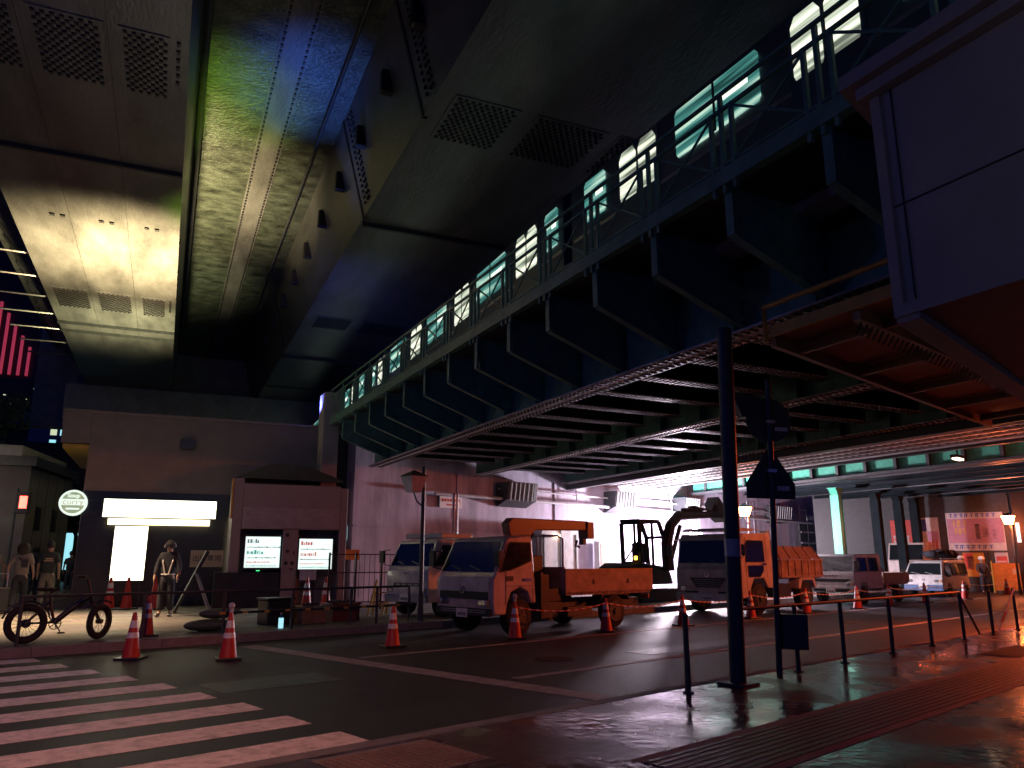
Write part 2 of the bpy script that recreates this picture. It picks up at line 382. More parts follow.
# ---------------------------------------------------------------- railway bridge
rb=root('railway_bridge','green riveted steel railway bridge carrying a lit train across the street','bridge',AB,0,0,0)
B0,B1=-10.0,24.4
def bend(u): return (21.9+.2636*u)/.965
b=nb('dsteel'); b.prism([(7.4,B0,5.42),(16.6,B0,5.42),(16.6,bend(16.6),5.42),(7.4,bend(7.4),5.42)],(0,0,.18)); b.build('deck',rb)
b=nb('dsteel'); b.box(5.99,7.39,B0,B1,5.72,5.8); b.build('walkway',rb)
def rivets_line(b, p0, p1, off, st=.13, size=.045):
    b.m('bolt'); p0=Vector(p0); p1=Vector(p1); L=(p1-p0).length; n=int(L/st); d=(p1-p0)/max(n,1)
    for k in range(n): q=p0+d*(k+.5)+Vector(off); b.bx(q.x,q.y,q.z,size,size,.025)
for u,wd in ((7.5,.5),(11.7,.46),(16.2,.4)):
    BE=bend(u-.3); b=nb('green'); b.box(u-.03,u+.03,B0,BE,4.53,5.418)
    b.m('gsteel').box(u-wd/2,u+wd/2,B0,BE,4.5,4.53)
    for dx in (-.18,-.1,.1,.18): rivets_line(b,(u+dx,B0+6,4.49),(u+dx,BE,4.49),(0,0,0),.15)
    b.m('green')
    y=B0+.7
    while y<B1: b.box(u-.22,u+.22,y,y+.02,4.532,5.4); y+=1.41
    b.build('main_girder',rb)
PB=[4.74+1.41*k for k in range(-8,17)]
for y in PB:
    yy=y+.7
    if yy<bend(15)-.3:
        b=nb('gsteel'); 
        for ua,ub in ((7.76,11.45),(11.95,15.98)):
            if yy>bend(ua)-.4: continue
            b.m('gsteel').box(ua,ub,yy-.15,yy+.15,4.74,4.755)
            b.m('dsteel').box(ua,ub,yy-.012,yy+.012,4.757,5.418)
            for dy in (-.1,-.02,.06,.12): rivets_line(b,(ua,yy+dy,4.735),(ub,yy+dy,4.735),(0,0,0),.12,.05) if yy>4 else None
        b.build('floor_beam',rb)
    if y<B1:
        b=nb('green'); b.prism([(5.98,y,5.71),(7.45,y,5.71),(7.45,y,4.58),(6.02,y,5.12)],(0,.018,0))
        b.box(5.94,5.98,y-.05,y+.07,5.11,5.71)
        b.m('green').prism([(5.98,y-.05,5.11),(7.46,y-.05,4.57),(7.46,y-.05,4.55),(5.98,y-.05,5.09)],(0,.12,0))
        rivets_line(b,(7.4,y-.02,4.6),(7.4,y-.02,5.3),(0,0,0),.12,.04)
        b.build('bracket',rb)
        # railing panel
        b=nb('greenl' if False else 'green')
        for dx in (-.17,0,.17): b.bar((5.9,y+dx,5.62),(5.9,y+dx,6.86 if dx==0 else 6.7),.045,.05)
        b.build('railing_post',rb)
        b=nb('green'); a=y+.19; c=y+1.22
        b.bar((5.9,a,5.98),(5.9,c,6.65),.02,.03); b.bar((5.9,a,6.65),(5.9,c,5.98),.02,.03)
        b.build('railing_panel',rb)
b=nb('green'); b.bar((5.87,B0,6.86),(5.87,B1,6.86),.04,.04); b.bar((5.9,B0,6.68),(5.9,B1,6.68),.04,.04); b.bar((5.9,B0,5.97),(5.9,B1,5.97),.03,.03); b.build('handrail',rb)
b=nb('green'); b.box(5.86,5.985,B0,B1,5.72,5.92); b.build('fascia_beam',rb)
b=nb('gsteel'); b.box(7.0,16.0,B0,B1,5.601,5.75); b.build('ballast_tray',rb)
b=nb('dsteel')
for u in (8.9,9.97,12.7,13.77): b.box(u-.035,u+.035,B0,B1,5.75,5.9)
b.build('rail',rb)
# far-side corrugated span
B1=27.6; b=nb('csteel'); b.prism([(16.65,B0,4.66),(21.2,B0,4.66),(21.2,bend(21),4.66),(16.65,bend(16.5),4.66)],(0,0,.14))
k=0; u=16.8
while u<21.1:
    b.m('csteel').box(u-.05,u+.05,B0,B1,4.60,4.659)
    rivets_line(b,(u-.17,B0+6,4.65),(u-.17,B1,4.65),(0,0,0),.26,.07); rivets_line(b,(u+.17,B0+6.1,4.65),(u+.17,B1,4.65),(0,0,0),.26,.07)
    u+=.62
b.m('dsteel').box(16.42,16.62,B0,B1,4.3,5.4); b.box(21.2,21.4,B0,B1,4.58,5.4)
sp2=root('second_span','pale corrugated steel bridge span with riveted troughs beyond the dark span','bridge',AB,0,0,0)
b.build('trough_deck',sp2)
# brown soffit unit under the bridge edge
bu=root('brown_service_gantry','brown steel gantry tray with yellow edge under the bridge beside the panel box','gantry',AB,0,0,0)
b=nb('brown'); b.prism([(7.0,6.6,4.2),(15.2,9.0,4.2),(15.2,4.5,4.2),(7.0,3.6,4.2)],(0,0,.06)); b.build('tray',bu)
b=nb('ysteel'); b.prism([(6.94,3.6,4.16),(6.94,6.66,4.16),(6.94,6.66,4.30),(6.94,3.6,4.30)],(.05,0,0)); b.tube([(6.92,6.7,4.1),(6.92,6.7,4.55),(6.92,3.6,4.55)],.035,8); b.build('edge_plate',bu)
b=nb('brown')
for k in range(5):
    x=7.6+k*1.7; b.bar((x,4.0,4.12),(x,6.6+.29*(x-7),4.12),.07,.12)
b.prism([(7.0,6.62,4.05),(15.2,9.02,4.05),(15.2,9.1,4.05),(7.0,6.7,4.05)],(0,0,.2)); b.prism([(7.0,5.4,4.05),(15.2,7.4,4.05),(15.2,7.5,4.05),(7.0,5.5,4.05)],(0,0,.15)); b.build('cross_bar',bu)
b=nb('bolt')
for k in range(60):
    x=7.1+k*.13; b.bar((x,5.45+.245*(x-7),4.04),(x+.09,5.6+.245*(x-7),3.97),.02)
b.build('hanger_row',bu)
# white panel box
pb=root('panel_clad_box','pale panel clad box hanging beside the railway bridge with a stepped cornice','building box',AB,0,0,0)
b=nb('panel'); b.prism([(4.84,3.41,3.2),(9.2,4.9,3.2),(9.2,-9,3.2),(4.84,-9,3.2)],(0,0,1.72)); b.build('panel_wall',pb)
b=nb('panel'); b.prism([(4.74,3.5,4.925),(9.2,5.02,4.925),(9.2,-9,4.925),(4.74,-9,4.925)],(0,0,.1)); b.prism([(4.66,3.58,5.027),(9.2,5.1,5.027),(9.2,-9,5.027),(4.66,-9,5.027)],(0,0,.12)); b.build('cornice',pb,bevel=.01)
b=nb('panel'); b.box(4.815,4.838,-9,3.44,3.18,3.27); b.box(4.815,4.838,3.36,3.44,3.272,4.92); b.prism([(4.84,3.44,3.14),(9.2,4.93,3.14),(9.2,4.75,3.14),(4.84,3.26,3.14)],(0,0,.058))
b.build('trim',pb)
b=nb('bolt'); b.box(4.826,4.839,-9,3.35,4.0,4.008); b.box(4.826,4.839,3.27,3.275,3.272,4.92); b.box(4.826,4.839,1.2,1.206,3.272,4.92); b.build('joint_line',pb)

# bridge C beyond
bc=root('far_green_bridge','green plate girder bridge on columns beyond the corrugated span','bridge',AB,0,0,0)
b=nb('greenl'); b.box(24.5,24.56,-10,29,4.6,5.6)
b.m('dsteel'); y=-9.5
while y<29: b.box(24.38,24.498,y,y+.12,4.62,5.6); y+=1.25
b.m('dsteel').box(24.3,24.75,-10,29,4.5,4.598)
b.build('plate_girder',bc)
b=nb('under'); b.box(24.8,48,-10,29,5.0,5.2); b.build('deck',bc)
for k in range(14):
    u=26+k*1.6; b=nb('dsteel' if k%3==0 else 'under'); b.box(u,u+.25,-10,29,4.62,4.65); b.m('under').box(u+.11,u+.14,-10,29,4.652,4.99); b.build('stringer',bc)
b=nb('brown'); b.box(47.6,47.9,-10,29,4.3,5.2); b.build('edge_girder',bc)
for k,(s_,mt_) in enumerate(((33.4,'greenl'),(37.4,'under'),(40.0,'under'),(42.0,'under'))):  # shade put into the colour of all columns but the first
    r_=root('bridge_column',['pale green riveted column behind the white crew cab truck','green column just behind the cab side of the white crew cab truck','shade-darkened green column between the crew cab truck and the lattice post','shade-darkened green column standing left of the dented white van'][k],'column',AS,s_,15.6,.155,group='columns under the far green bridge')
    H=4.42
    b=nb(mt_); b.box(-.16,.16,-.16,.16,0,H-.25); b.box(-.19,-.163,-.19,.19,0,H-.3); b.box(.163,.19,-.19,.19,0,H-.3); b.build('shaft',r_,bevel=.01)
    b=nb(mt_); b.prism([(-.17,-.17,H-.26),(.17,-.17,H-.26),(.36,-.17,H-.02),(-.36,-.17,H-.02)],(0,.34,0)); b.box(-.4,.4,-.22,.22,H-.018,H); b.build('capital',r_)
    b=nb('bolt')
    for j in range(32):
        for dx in (-.15,.15): b.bx(dx,-.165,.2+j*.12,.04,.02,.04)
    b.build('rivet_row',r_)
r_=root('orange_lit_post','round cream post glowing orange behind the white van','post',AS,43.5,16.5,.155)
b=nb('opaint'); b.tube([(0,0,0),(0,0,4.3)],.22,12); b.build('post_shaft',r_,smooth=True)
b=nb('opaint'); b.box(-.3,.3,-.3,.3,4.3,4.4); b.build('post_cap',r_)

# ---------------------------------------------------------------- train
def train_car(u,bb,rot,doors,label,L=17.6,front=False):
    r_=root('train_car',label,'train car',AB,u,bb,5.95,rot,group='cars of the passing train')
    z0=.3
    b=nb('train'); prof=[(0,z0,),(0,3.5),(.12,3.65),(.5,3.85),(2.3,3.85),(2.68,3.65),(2.8,3.5),(2.8,z0)]
    b.prism([(x,0,z) for x,z in prof],(0,L,0)); b.build('body_shell',r_,smooth=True)
    b=nb('dsteel'); b.box(.4,2.4,1.5,4,.0,.28); b.box(.4,2.4,L-4,L-1.5,0,.28); b.build('bogie',r_)
    edges=[]
    for i,d in enumerate(doors):
        b=nb('train'); b.box(-.012,-.002,d-.66,d+.66,z0+.25,3.48); 
        dd=b.build('door',r_)
        for sx in (-.31,.31):
            p=[(-.02,d+sx-.24,2.42),(-.02,d+sx+.24,2.42),(-.02,d+sx+.27,2.5),(-.02,d+sx+.27,3.3),(-.02,d+sx+.18,3.45),(-.02,d+sx-.18,3.45),(-.02,d+sx-.27,3.3),(-.02,d+sx-.27,2.5)]
            w=nb('tw_door'); w.prism(p,(.009,0,0)); w.build('door_window',dd)
    def win(a,c):
        w=nb('tw_side'); w.prism([(-.012,a+.05,2.52),(-.012,c-.05,2.52),(-.012,c,2.6),(-.012,c,3.36),(-.012,c-.06,3.44),(-.012,a+.06,3.44),(-.012,a,3.36),(-.012,a,2.6)],(.009,0,0)); ww=w.build('side_window',r_)
        g=nb('tw_tube'); g.box(-.016,-.013,a+(c-a)*.12,a+(c-a)*.45,2.98,3.10); g.build('ceiling_tube_glow',ww)
        if c-a>1: f=nb('dsteel'); f.box(-.03,-.0165,(a+c)/2-.025,(a+c)/2+.025,2.53,3.43); f.build('window_bar',ww)
    ds=sorted(doors)
    win(max(.25,ds[0]-2.0),ds[0]-1.0)
    for a,c in zip(ds,ds[1:]): win(a+1.25,c-1.15)
    if ds[-1]+1.0<L-.4: win(ds[-1]+1.1,min(L-.25,ds[-1]+1.9))
    b=nb('alu'); b.box(-.006,-.001,.1,L-.1,2.25,2.32); b.build('stripe',r_)
    return r_
def rel(base,lst): return [x-base for x in lst]
train_car(8.3,-4.2,0,rel(-4.2,[-2.1,2.25,6.5,10.95]),'train car with the largest lit windows, above the panel clad box')
train_car(8.3,13.75,R(-2.3),[1.9,6.3,10.7,15.1],'middle train car, windows shrinking toward the viaduct pier')
train_car(9.02,31.6,R(-4.2),[2.2,6.6,11.0,15.4],'last train car, small lit windows above the shop roof')

# ---------------------------------------------------------------- viaduct wall behind
wl=root('underpass_wall','pale pinkish concrete abutment wall behind the parked trucks','wall',AS,13.1,22,0)
b=nb('wallpink'); b.box(0,60,0,.5,0,5.4); b.build('wall_panel',wl)
b=nb('wallpink'); b.box(0,60,-.06,-.002,2.55,2.62); b.box(0,60,-.1,-.002,.1,.6)
for k in range(12): b.box(4.2+k*5,4.3+k*5,-.05,-.002,.62,4.5)
b.build('coping_band',wl)
b=nb('gsteel'); b.tube([(3,-.35,3.75),(30,-.35,3.55)],.06,8); b.tube([(6,-.25,4.1),(46,-.25,3.9)],.035,6)
for k in range(8): b.tube([(7+k*3.2,-.35,3.7),(7+k*3.2,-.3,4.3),(7+k*3.2,0,4.3)],.03,6)
b.build('conduit',wl)
vb=root('viaduct_block','dark brick viaduct end carrying the train beyond the bridge','viaduct',AB,0,0,0)
b=nb('dsteel'); b.prism([(6.3,bend(6.3)+.75,.1),(21,bend(21)+.75,.1),(21,60,.1),(6.3,60,.1)],(0,0,5.45)); b.build('viaduct_body',vb)
b=nb('conc'); b.box(5.75,6.28,24.8,25.5,.1,6.9); b.build('end_pier',vb,bevel=.04)
b=nb('green'); b.box(6.3,6.36,25.6,60,5.56,6.35); b.build('parapet',vb)
labs=['slatted vent box nearest the red crane on the wall top','slatted vent box above the white lit wall left of the excavator','small slatted vent box just above the excavator cab','slatted vent box in shade right of the orange lantern']
for k,(s_,w_) in enumerate(((19.2,1.5),(25.3,1.3),(30.2,1.2),(38.5,1.6))):
    r_=root('vent_box',labs[k],'vent',AS,s_,21.35,3.45,group='vent boxes along the top of the wall')
    b=nb('dsteel'); b.prism([(0,.6,0),(0,.0,.25),(0,-.1,.9),(0,.6,.9)],(w_,0,0)); b.build('housing',r_)
    b=nb('gsteel')
    for j in range(7): x=.1+j*(w_-.2)/6; b.prism([(x,-.02,.22),(x,-.12,.86),(x,-.16,.86),(x,-.06,.2)],(.03,0,0))
    b.build('slat_row',r_)
r_=root('wall_notice','small white notice with red characters high on the pink wall','sign',AS,17.0,21.9,3.3)
b=nb('plate'); b.box(-.5,.5,0,.03,0,.4); b.build('notice_board',r_)
b=nb('redp0')
for k in range(7): b.box(-.42+k*.12,-.34+k*.12,-.008,-.002,.22,.32)
b.box(-.2,.25,-.008,-.002,.08,.14); b.build('notice_text',r_)
# grid board on wall
b=nb('signback')
for i in range(2):
    for j in range(4): b.box(i*.95,i*.95+.75,0,.1,j*.6,j*.6+.5)
single(b,'meter_cabinet','grid of eight dark boxes mounted on the shaded pink wall','cabinet',AS,42,21.88,1.3)
# booth with curved white cover
r_=root('storage_booth','white booth with a rounded top against the bright wall behind the crane','booth',AS,20.6,21.0,.155)
b=nb('csteel'); b.prism([(0,0,0),(0,0,2.3)]+[(1.0-1.0*math.cos(R(a)),0,2.3+.4*math.sin(R(a))) for a in range(15,166,15)]+[(2.0,0,2.3),(2.0,0,0)],(0,.9,0)); b.build('shell',r_)
b=nb('dsteel'); b.box(.1,.15,-.03,-.002,.1,2.3); b.box(1.0,1.05,-.03,-.002,.1,2.6); b.box(1.85,1.9,-.03,-.002,.1,2.3); b.build('door_frame',r_)
b=nb('strip'); b.box(.6,.9,-.12,-.04,2.2,2.3); b.build('lamp',r_)
b=nb('csteel'); b.box(0,.75,0,.3,0,2.1); b.m('brown').box(.08,.67,-.02,-.002,.05,2.0)
single(b,'wall_cabinet','narrow white cabinet with brown door on the bright wall right of the crane hook','cabinet',AS,24.3,21.4,.155)

# ---------------------------------------------------------------- shop building (expressway frame)
sh=root('shop_building','brown rendered shop building with a glowing white signboard','building',AR,0,26,.15)
b=nb('facade'); b.box(-2.3,5.15,0,9,0,5.66); b.build('wall',sh)
b=nb('facade'); b.box(-3.05,5.2,-.06,9,5.662,5.75); b.box(-3.05,-2.302,-.05,6,4.75,5.66); b.build('canopy',sh)
b=nb('yellowp'); b.box(-3.0,-2.31,.1,6,4.6,4.72); b.build('canopy_soffit',sh)  # yellow light on the underside put into its colour
b=nb('black'); b.box(-2.28,1.9,-.02,-.002,0,3.35); b.build('dark_cladding',sh)
b=nb('black'); b.box(0.02,1.7,-.05,-.022,.05,2.08); b.build('shutter_door',sh)
b=nb('lit_warm'); b.box(1.82,1.9,-.10,-.022,.95,2.55); b.build('edge_light',sh)
b=nb('dsteel'); b.box(.2,.62,-.22,-.002,4.7,5.0); b.build('wall_lamp',sh,bevel=.02)
b=nb('facade')
for x in (-.2,2.4): b.box(x,x+.015,-.008,-.002,3.4,5.6)
b.build('wall_joint',sh)
r_=root('shop_signboard','long glowing white signboard across the top of the shop front','signboard',AR,-.16,25.96,2.72)
b=nb('dsteel'); b.box(-1.58,1.58,-.18,0,0,.56); b.build('sign_case',r_)
b=nb('lit_white'); b.box(-1.55,1.55,-.2,-.182,.02,.54); b.build('lit_face',r_)
b=nb('lit_warm'); b.box(-1.4,1.4,-.16,-.04,-.2,-.02); b.build('tube_light',r_)
r_=root('menu_lightbox','tall glowing white light box standing against the shop wall','light box',AR,-.9,25.9,.92)
b=nb('dsteel'); b.box(-.47,.47,-.16,0,-.03,1.58); b.build('box_case',r_,bevel=.02)
b=nb('lit_white'); b.box(-.44,.44,-.18,-.162,0,1.55); b.build('lit_face',r_)
b=nb('dsteel'); b.box(-.4,-.34,-.1,-.02,-.77,-.03); b.box(.34,.4,-.1,-.02,-.77,-.03); b.build('stand_leg',r_)
# curry round sign
r_=root('round_curry_sign','round glowing curry sign bracketed off the corner of the shop','sign',AR,-2.52,26.0,3.13)
b=nb('curryw'); b.tube([(0,-.1,0),(0,.1,0)],.37,32); b.build('rim',r_)
b=nb('curryg'); b.tube([(0,-.115,0),(0,-.102,0)],.31,32); b.build('face',r_)
b=nb('curryw'); b.box(-.30,.30,-.121,-.117,-.07,.1); b.build('band',r_)
MATS.pop('curry_txt',None); M['curryt']=glow('curry_text',(.45,.42,.25),.9)
text_part('lettering','curry',.25,'curryt',r_,(0,-.126,.02),(R(90),0,0))
text_part('lettering','Soup',.16,'curryw',r_,(0,-.122,.2),(R(90),0,0))
b=nb('curryw'); b.box(-.17,.17,-.12,-.117,-.2,-.15); b.build('underline',r_)
b=nb('dsteel'); b.bar((.38,0,-.25),(.62,0,-.25),.04); b.bar((.4,0,.1),(.62,0,.1),.04); b.build('sign_arm',r_)
# exit sign board on shutter
r_=root('exit_only_sign','beige board with black characters hung on the dark shutter','sign',AR,1.25,25.9,1.54)
b=nb('board'); b.box(-.47,.47,-.03,0,-.25,.25); b.build('board',r_)
text_part('lettering','出庫専用',.21,'ink',r_,(0,-.034,0),(R(90),0,0),ext=.003)
# kiosk with ticket machine screens
kx=root('ticket_kiosk','grey shuttered kiosk holding two lit white machine screens','kiosk',AR,1.78,24.5,.155)
b=nb('panel'); b.box(0,.28,0,1.4,0,3.75); b.box(3.18,3.42,0,1.4,0,3.55); b.box(.28,3.18,0,1.4,2.25,3.6); b.box(0.28,3.18,.9,1.4,0,2.25); b.build('kiosk_shell',kx,bevel=.02)
b=nb('gsteel')
for k in range(10): b.box(.3,3.16,-.03,-.002,2.3+k*.06,2.34+k*.06)
b.build('shutter_box',kx)
b=nb('ysteel'); b.box(-.06,-.002,-.02,.06,2.55,3.72); b.build('edge_trim',kx)
b=nb('dsteel'); b.prism([(0,.0,3.76),(3.3,0,3.76),(2.0,.4,4.3),(1.1,.4,4.3)],(0,1.0,0)); b.build('roof_hump',kx)
b=nb('black'); b.box(-.35,1.45,-.12,.55,0,.99); b.build('counter_panel',kx)
def machine(x,w,z0,z1,label,inks,mode):
    r_=root('screen_panel',label,'screen',AR,1.78+x,24.5,0,group='lit screens of the ticket kiosk')
    b=nb('black'); b.box(-.06,w+.06,.0,.12,z0-.06,z1+.06); b.build('bezel',r_)
    b=nb('screen'); b.box(0,w,-.014,-.002,z0,z1); b.build('screen_face',r_)
    random.seed(5+mode); 
    rows=[(.86,'red_ink' if mode else 'grey_ink',.4),(.66,'grey_ink',.95),(.5,inks,.5),(.32,'grey_ink',.9),(.18,'red_ink',.7),(.06,'cyan_ink',.9)]
    for f_,mt_,ln in rows:
        b=nb(mt_); xx=.05; h=.065 if ln<.6 else .022
        while xx<w*ln:
            d=random.uniform(.02,.07); b.box(xx,xx+d,-.02,-.016,z0+f_*(z1-z0)-h,z0+f_*(z1-z0)+h*random.uniform(.2,1)); xx+=d+random.uniform(.01,.03)
        b.build('text_row',r_)
    b=nb('green_led'); b.box(w*.35,w*.45,-.014,-.002,z0-.1,z0-.075); b.build('indicator_light',r_)
machine(.44,1.0,1.28,2.18,'lit screen with cyan rows at the kiosk end beside the counter','cyan_ink',0)
machine(2.0,1.0,1.23,2.13,'lit screen with red headline above a small hatch in the kiosk','red_ink',1)
b=nb('panel'); b.box(1.5,1.94,-.08,.8,0,2.24); b.m('black')
b.tube([(1.62,-.09,1.25),(1.62,-.081,1.25)],.06,10); b.tube([(1.8,-.09,1.25),(1.8,-.081,1.25)],.06,10); b.box(1.6,1.7,-.09,-.081,1.56,1.64); b.box(1.82,1.86,-.09,-.081,1.5,1.6); b.tube([(1.62,-.09,2.08),(1.62,-.081,2.08)],.06,10); b.box(1.74,1.84,-.09,-.081,1.06,1.1)
b.build('control_column',kx,bevel=0)
b=nb('alu'); b.box(2.05,2.55,-.02,.3,.75,1.05); b.build('hatch',kx)
# yard items between kiosk and wall
b=nb('alu'); b.box(0,.5,0,.35,0,.6); b.m('cglow').box(.04,.3,-.012,-.002,.08,.52); b.m('dsteel').box(.1,.13,-.02,-.013,.08,.52); b.box(.2,.22,-.02,-.013,.08,.52)  # unit face emits pale light in place of light falling on it
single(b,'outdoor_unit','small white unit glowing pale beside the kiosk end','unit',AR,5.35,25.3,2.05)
b=nb('orange'); b.box(0,.5,0,.03,0,.32); single(b,'small_orange_board','small orange board fixed below the white unit beside the kiosk','board',AR,5.25,25.0,1.5)
b=nb('csteel'); b.prism([(0,0,0),(.35,0,0),(.4,0,1.0),(.05,0,1.0)],(0,.03,0)); single(b,'wall_poster','pale poster panel hung high between the kiosk and the wall','poster',AR,5.35,25.9,2.75)

r_=root('site_gate','black mesh gate standing between the kiosk and the white lorry','gate',AS,11.0,19.6,.155,rot=R(-15))
b=nb('black')
for x in (0,.75,1.5,2.2): b.bar((x,0,0),(x,0,1.55),.05)
b.build('gate_post',r_)
b=nb('black')
for z in (.2,.6,1.0,1.5): b.bar((0,0,z),(2.2,0,z),.03)
for k in range(14): b.bar((.1+k*.15,0,.2),(.1+k*.15,0,1.5),.012)
b.build('gate_mesh',r_)

# ---------------------------------------------------------------- left background
r_=root('panelled_building','beige panelled low building with a flat roof behind the walkers','building',AR,-14,38,.15)
b=nb('wpanels'); 
b.prism([(0,0,0),(8.6,0,0),(9.6,6,0),(0,6,0)],(0,0,5.2)); o=b.build('wall',r_)
b=nb('dsteel'); b.prism([(-.2,-.25,5.21),(8.8,-.25,5.21),(9.9,6.2,5.21),(-.2,6.2,5.21)],(0,0,.4)); b.build('roof_edge',r_)
b=nb('conc'); b.prism([(-.2,-.1,5.62),(8.2,-.1,5.62),(9.2,6.2,5.62),(-.2,6.2,5.62)],(0,0,.45)); b.build('roof',r_)
for yy in (1.2,3.4):
    b=nb('black'); x=8.6+yy/6; b.prism([(x+.005,yy,2.6),(x+.11,yy+.7,2.6),(x+.11,yy+.7,3.6),(x+.005,yy,3.6)],(.03,0,0)); b.build('window',r_)
r_=root('traffic_signal','red pedestrian signal lit against the panelled building','traffic light',AR,-5.25,36.2,0)
b=nb('black'); b.box(-.22,.22,-.1,.1,3.3,4.15); b.build('signal_case',r_,bevel=.02)
b=nb('red_led'); b.box(-.13,.13,-.115,-.102,3.5,3.98); b.build('signal_lens',r_)
b=nb('dsteel'); b.tube([(-.25,0,.15),(-.25,0,4.3)],.05,8); b.bar((-.25,0,3.7),(-.12,0,3.7),.05); b.build('signal_pole',r_)
r_=root('neon_building','dark tower with red glowing vertical louvres above the street','building',AR,-24,60,0)
b=nb('dsteel'); b.box(0,15,0,10,8,40); b.build('tower_wall',r_)
b=nb('neon')
for k in range(7): b.box(11.35+k*.5,11.5+k*.5,-.25,-.01,13.7,20.2-k*.75)
b.build('neon_louvre',r_)
b=nb('signback'); b.box(-4,17.2,-1.2,0-.3,11.2,13.2); b.build('glass_band',r_)
b=nb('bpaint'); b.box(-4,17.6,-1.4,-.31,10.2,11.1); b.build('fascia_band',r_)
b=nb('win')
for k in range(9): b.box(11+random.random()*5,0,0,0,0,0) if False else b.bx(11+random.random()*5.5,-1.22,11.5+random.random()*1.2,.14,.02,.06)
b.build('lit_dot',r_)
r_=root('distant_office','distant office block with a few lit yellow windows','building',AR,-24,95,0)
b=nb('bpaint'); b.box(0,16,0,8,0,17); b.build('tower_wall',r_)
for k in range(9):
    b=nb('win' if k%4 else 'cglow'); i=k%5; j=k//5; b.box(8.3+i*1.1,8.3+i*1.1+.8,-.03,-.002,14.6-j*1.3,15.4-j*1.3); b.build('window',r_)
r_=root('far_shop_row','dark shop row with a lit blue white storefront beyond the walkers','building',AR,-14,58,0)
b=nb('black'); b.box(0,13.5,0,6,0,9); b.build('wall',r_)
b=nb('cglow'); b.box(8.2-.4,9.4-.4,-.03,-.002,.9,3.2); b.build('window',r_)
b=nb('win'); b.box(11.0,12.0,-.03,-.002,6.2,7.6); b.build('window',r_)
b=nb('neon'); b.box(9.2,9.5,-.1,-.002,6.6,8.6); b.box(9.9,10.2,-.1,-.002,7.0,8.4); b.box(10.5,10.7,-.1,-.002,7.0,8.2); b.build('neon_sign',r_)
b=nb('win')
for k in range(14): b.bx(9+random.random()*4,-.02,1.5+random.random()*1.8,.09,.02,.09)
b.build('lit_dot',r_)
def leafcloud(b,c,r,n,sz):
    for _ in range(n):
        d=Vector((random.gauss(0,1),random.gauss(0,1),random.gauss(0,.8))).normalized()*r*random.uniform(.4,1)
        p=Vector(c)+d; a=Vector((random.uniform(-1,1),random.uniform(-1,1),random.uniform(-1,1))).normalized()*sz; e=a.orthogonal().normalized()*sz*.6
        b.poly([p-a,p+e,p+a,p-e])
M['leaf']=mat('dark_leaves',(.04,.07,.04),.7,var=.4)
for k,(u,rr_,h,lab) in enumerate(((-8.6,44,9.2,'dark street tree rising above the panelled building roof'),(-4.6,50,5.4,'dark street tree beside the round curry sign'))):
    r_=root('street_tree',lab,'tree',AR,u,rr_,.1)
    b=nb('black'); b.tube([(0,0,0),(.1,0,h*.4),(0,.1,h*.75)],.16,8,r2=.06)
    for j in range(6):
        a=j*1.05; b.tube([(0.05,0,h*(.4+.05*j)),(1.2*math.cos(a),1.2*math.sin(a),h*.62+.2*j)],.06,6,r2=.02)
    b.build('trunk',r_,smooth=True)
    b=nb('leaf')
    for j in range(16): leafcloud(b,(random.uniform(-1.5,1.5),random.uniform(-1.2,1.2),h*random.uniform(.55,1.0)),.75,140,.12)
    b.build('crown',r_)
# ---------------------------------------------------------------- right background hoarding
HF=R(-30)
r_=root('poster_hoarding','wall of colourful posters and banners at the end of the underpass','hoarding',HF,0,45,0)
b=nb('dsteel'); b.box(-7,2.0,.03,.4,0,6.5); b.build('backing_wall',r_)
M['pinkp']=mat('pink_poster',(.42,.22,.32),.5,var=.2); M['bluei']=mat('blue_ink',(.05,.08,.35),.5); M['redp']=mat('red_poster',(.5,.06,.05),.5,var=.2); M['orgp']=mat('orange_poster',(.6,.28,.04),.5,var=.2)
def poster(x0,x1,z0,z1,mt_,marks,lab,cat='poster'):
    rr_=root('poster',lab,cat,HF,0,45,0,group='posters on the hoarding')
    b=nb(mt_); b.box(x0,x1,-.02,.02,z0,z1); b.build('sheet',rr_)
    for (mt2,a,c,e,f,n) in marks:
        b=nb(mt2); W_=x1-x0; H_=z1-z0
        if n==1: b.box(x0+a*W_,x0+c*W_,-.03,-.022,z0+e*H_,z0+f*H_)
        else:
            for k in range(n):
                q0=x0+(a+(c-a)*k/n)*W_; q1=q0+(c-a)/n*W_*.75; zb=z0+e*H_; zt=z0+f*H_; h=zt-zb
                b.box(q0,q1,-.03,-.022,zb+h*.8,zt); b.box(q0,q1,-.03,-.022,zb+h*.4,zb+h*.52); b.box((q0+q1)/2-.02,(q0+q1)/2+.02,-.031,-.0235,zb,zt)
                if k%2: b.box(q0,q0+.03,-.0315,-.024,zb,zt)
        b.build('print',rr_)
poster(-.75,1.7,1.95,3.8,'csteel',[('pinkp',.02,.98,.2,.84,1),('bluei',.06,.9,.87,.98,9),('yellowp',.1,.38,.62,.8,3),('yellowp',.13,.36,.42,.58,3),('black',.5,.58,.3,.7,1),('black',.62,.72,.35,.6,1),('black',.8,.86,.3,.55,1),('bluei',.1,.8,.04,.15,7)],'large pink banner with blue characters above the poster row')
poster(-.2,.7,.7,1.85,'orgp',[('redp',.02,.45,.3,.98,1),('skin',.2,.45,.35,.75,1),('hair',.17,.48,.65,.85,1),('yellowp',.5,.95,.72,.95,1)],'orange poster with a portrait below the pink banner')
poster(1.15,1.7,.7,1.85,'csteel',[('redp',.1,.9,.5,.85,1),('bluei',.3,.7,.12,.32,1),('cband',.15,.85,.6,.66,5)],'white and red notice poster under the banner end')
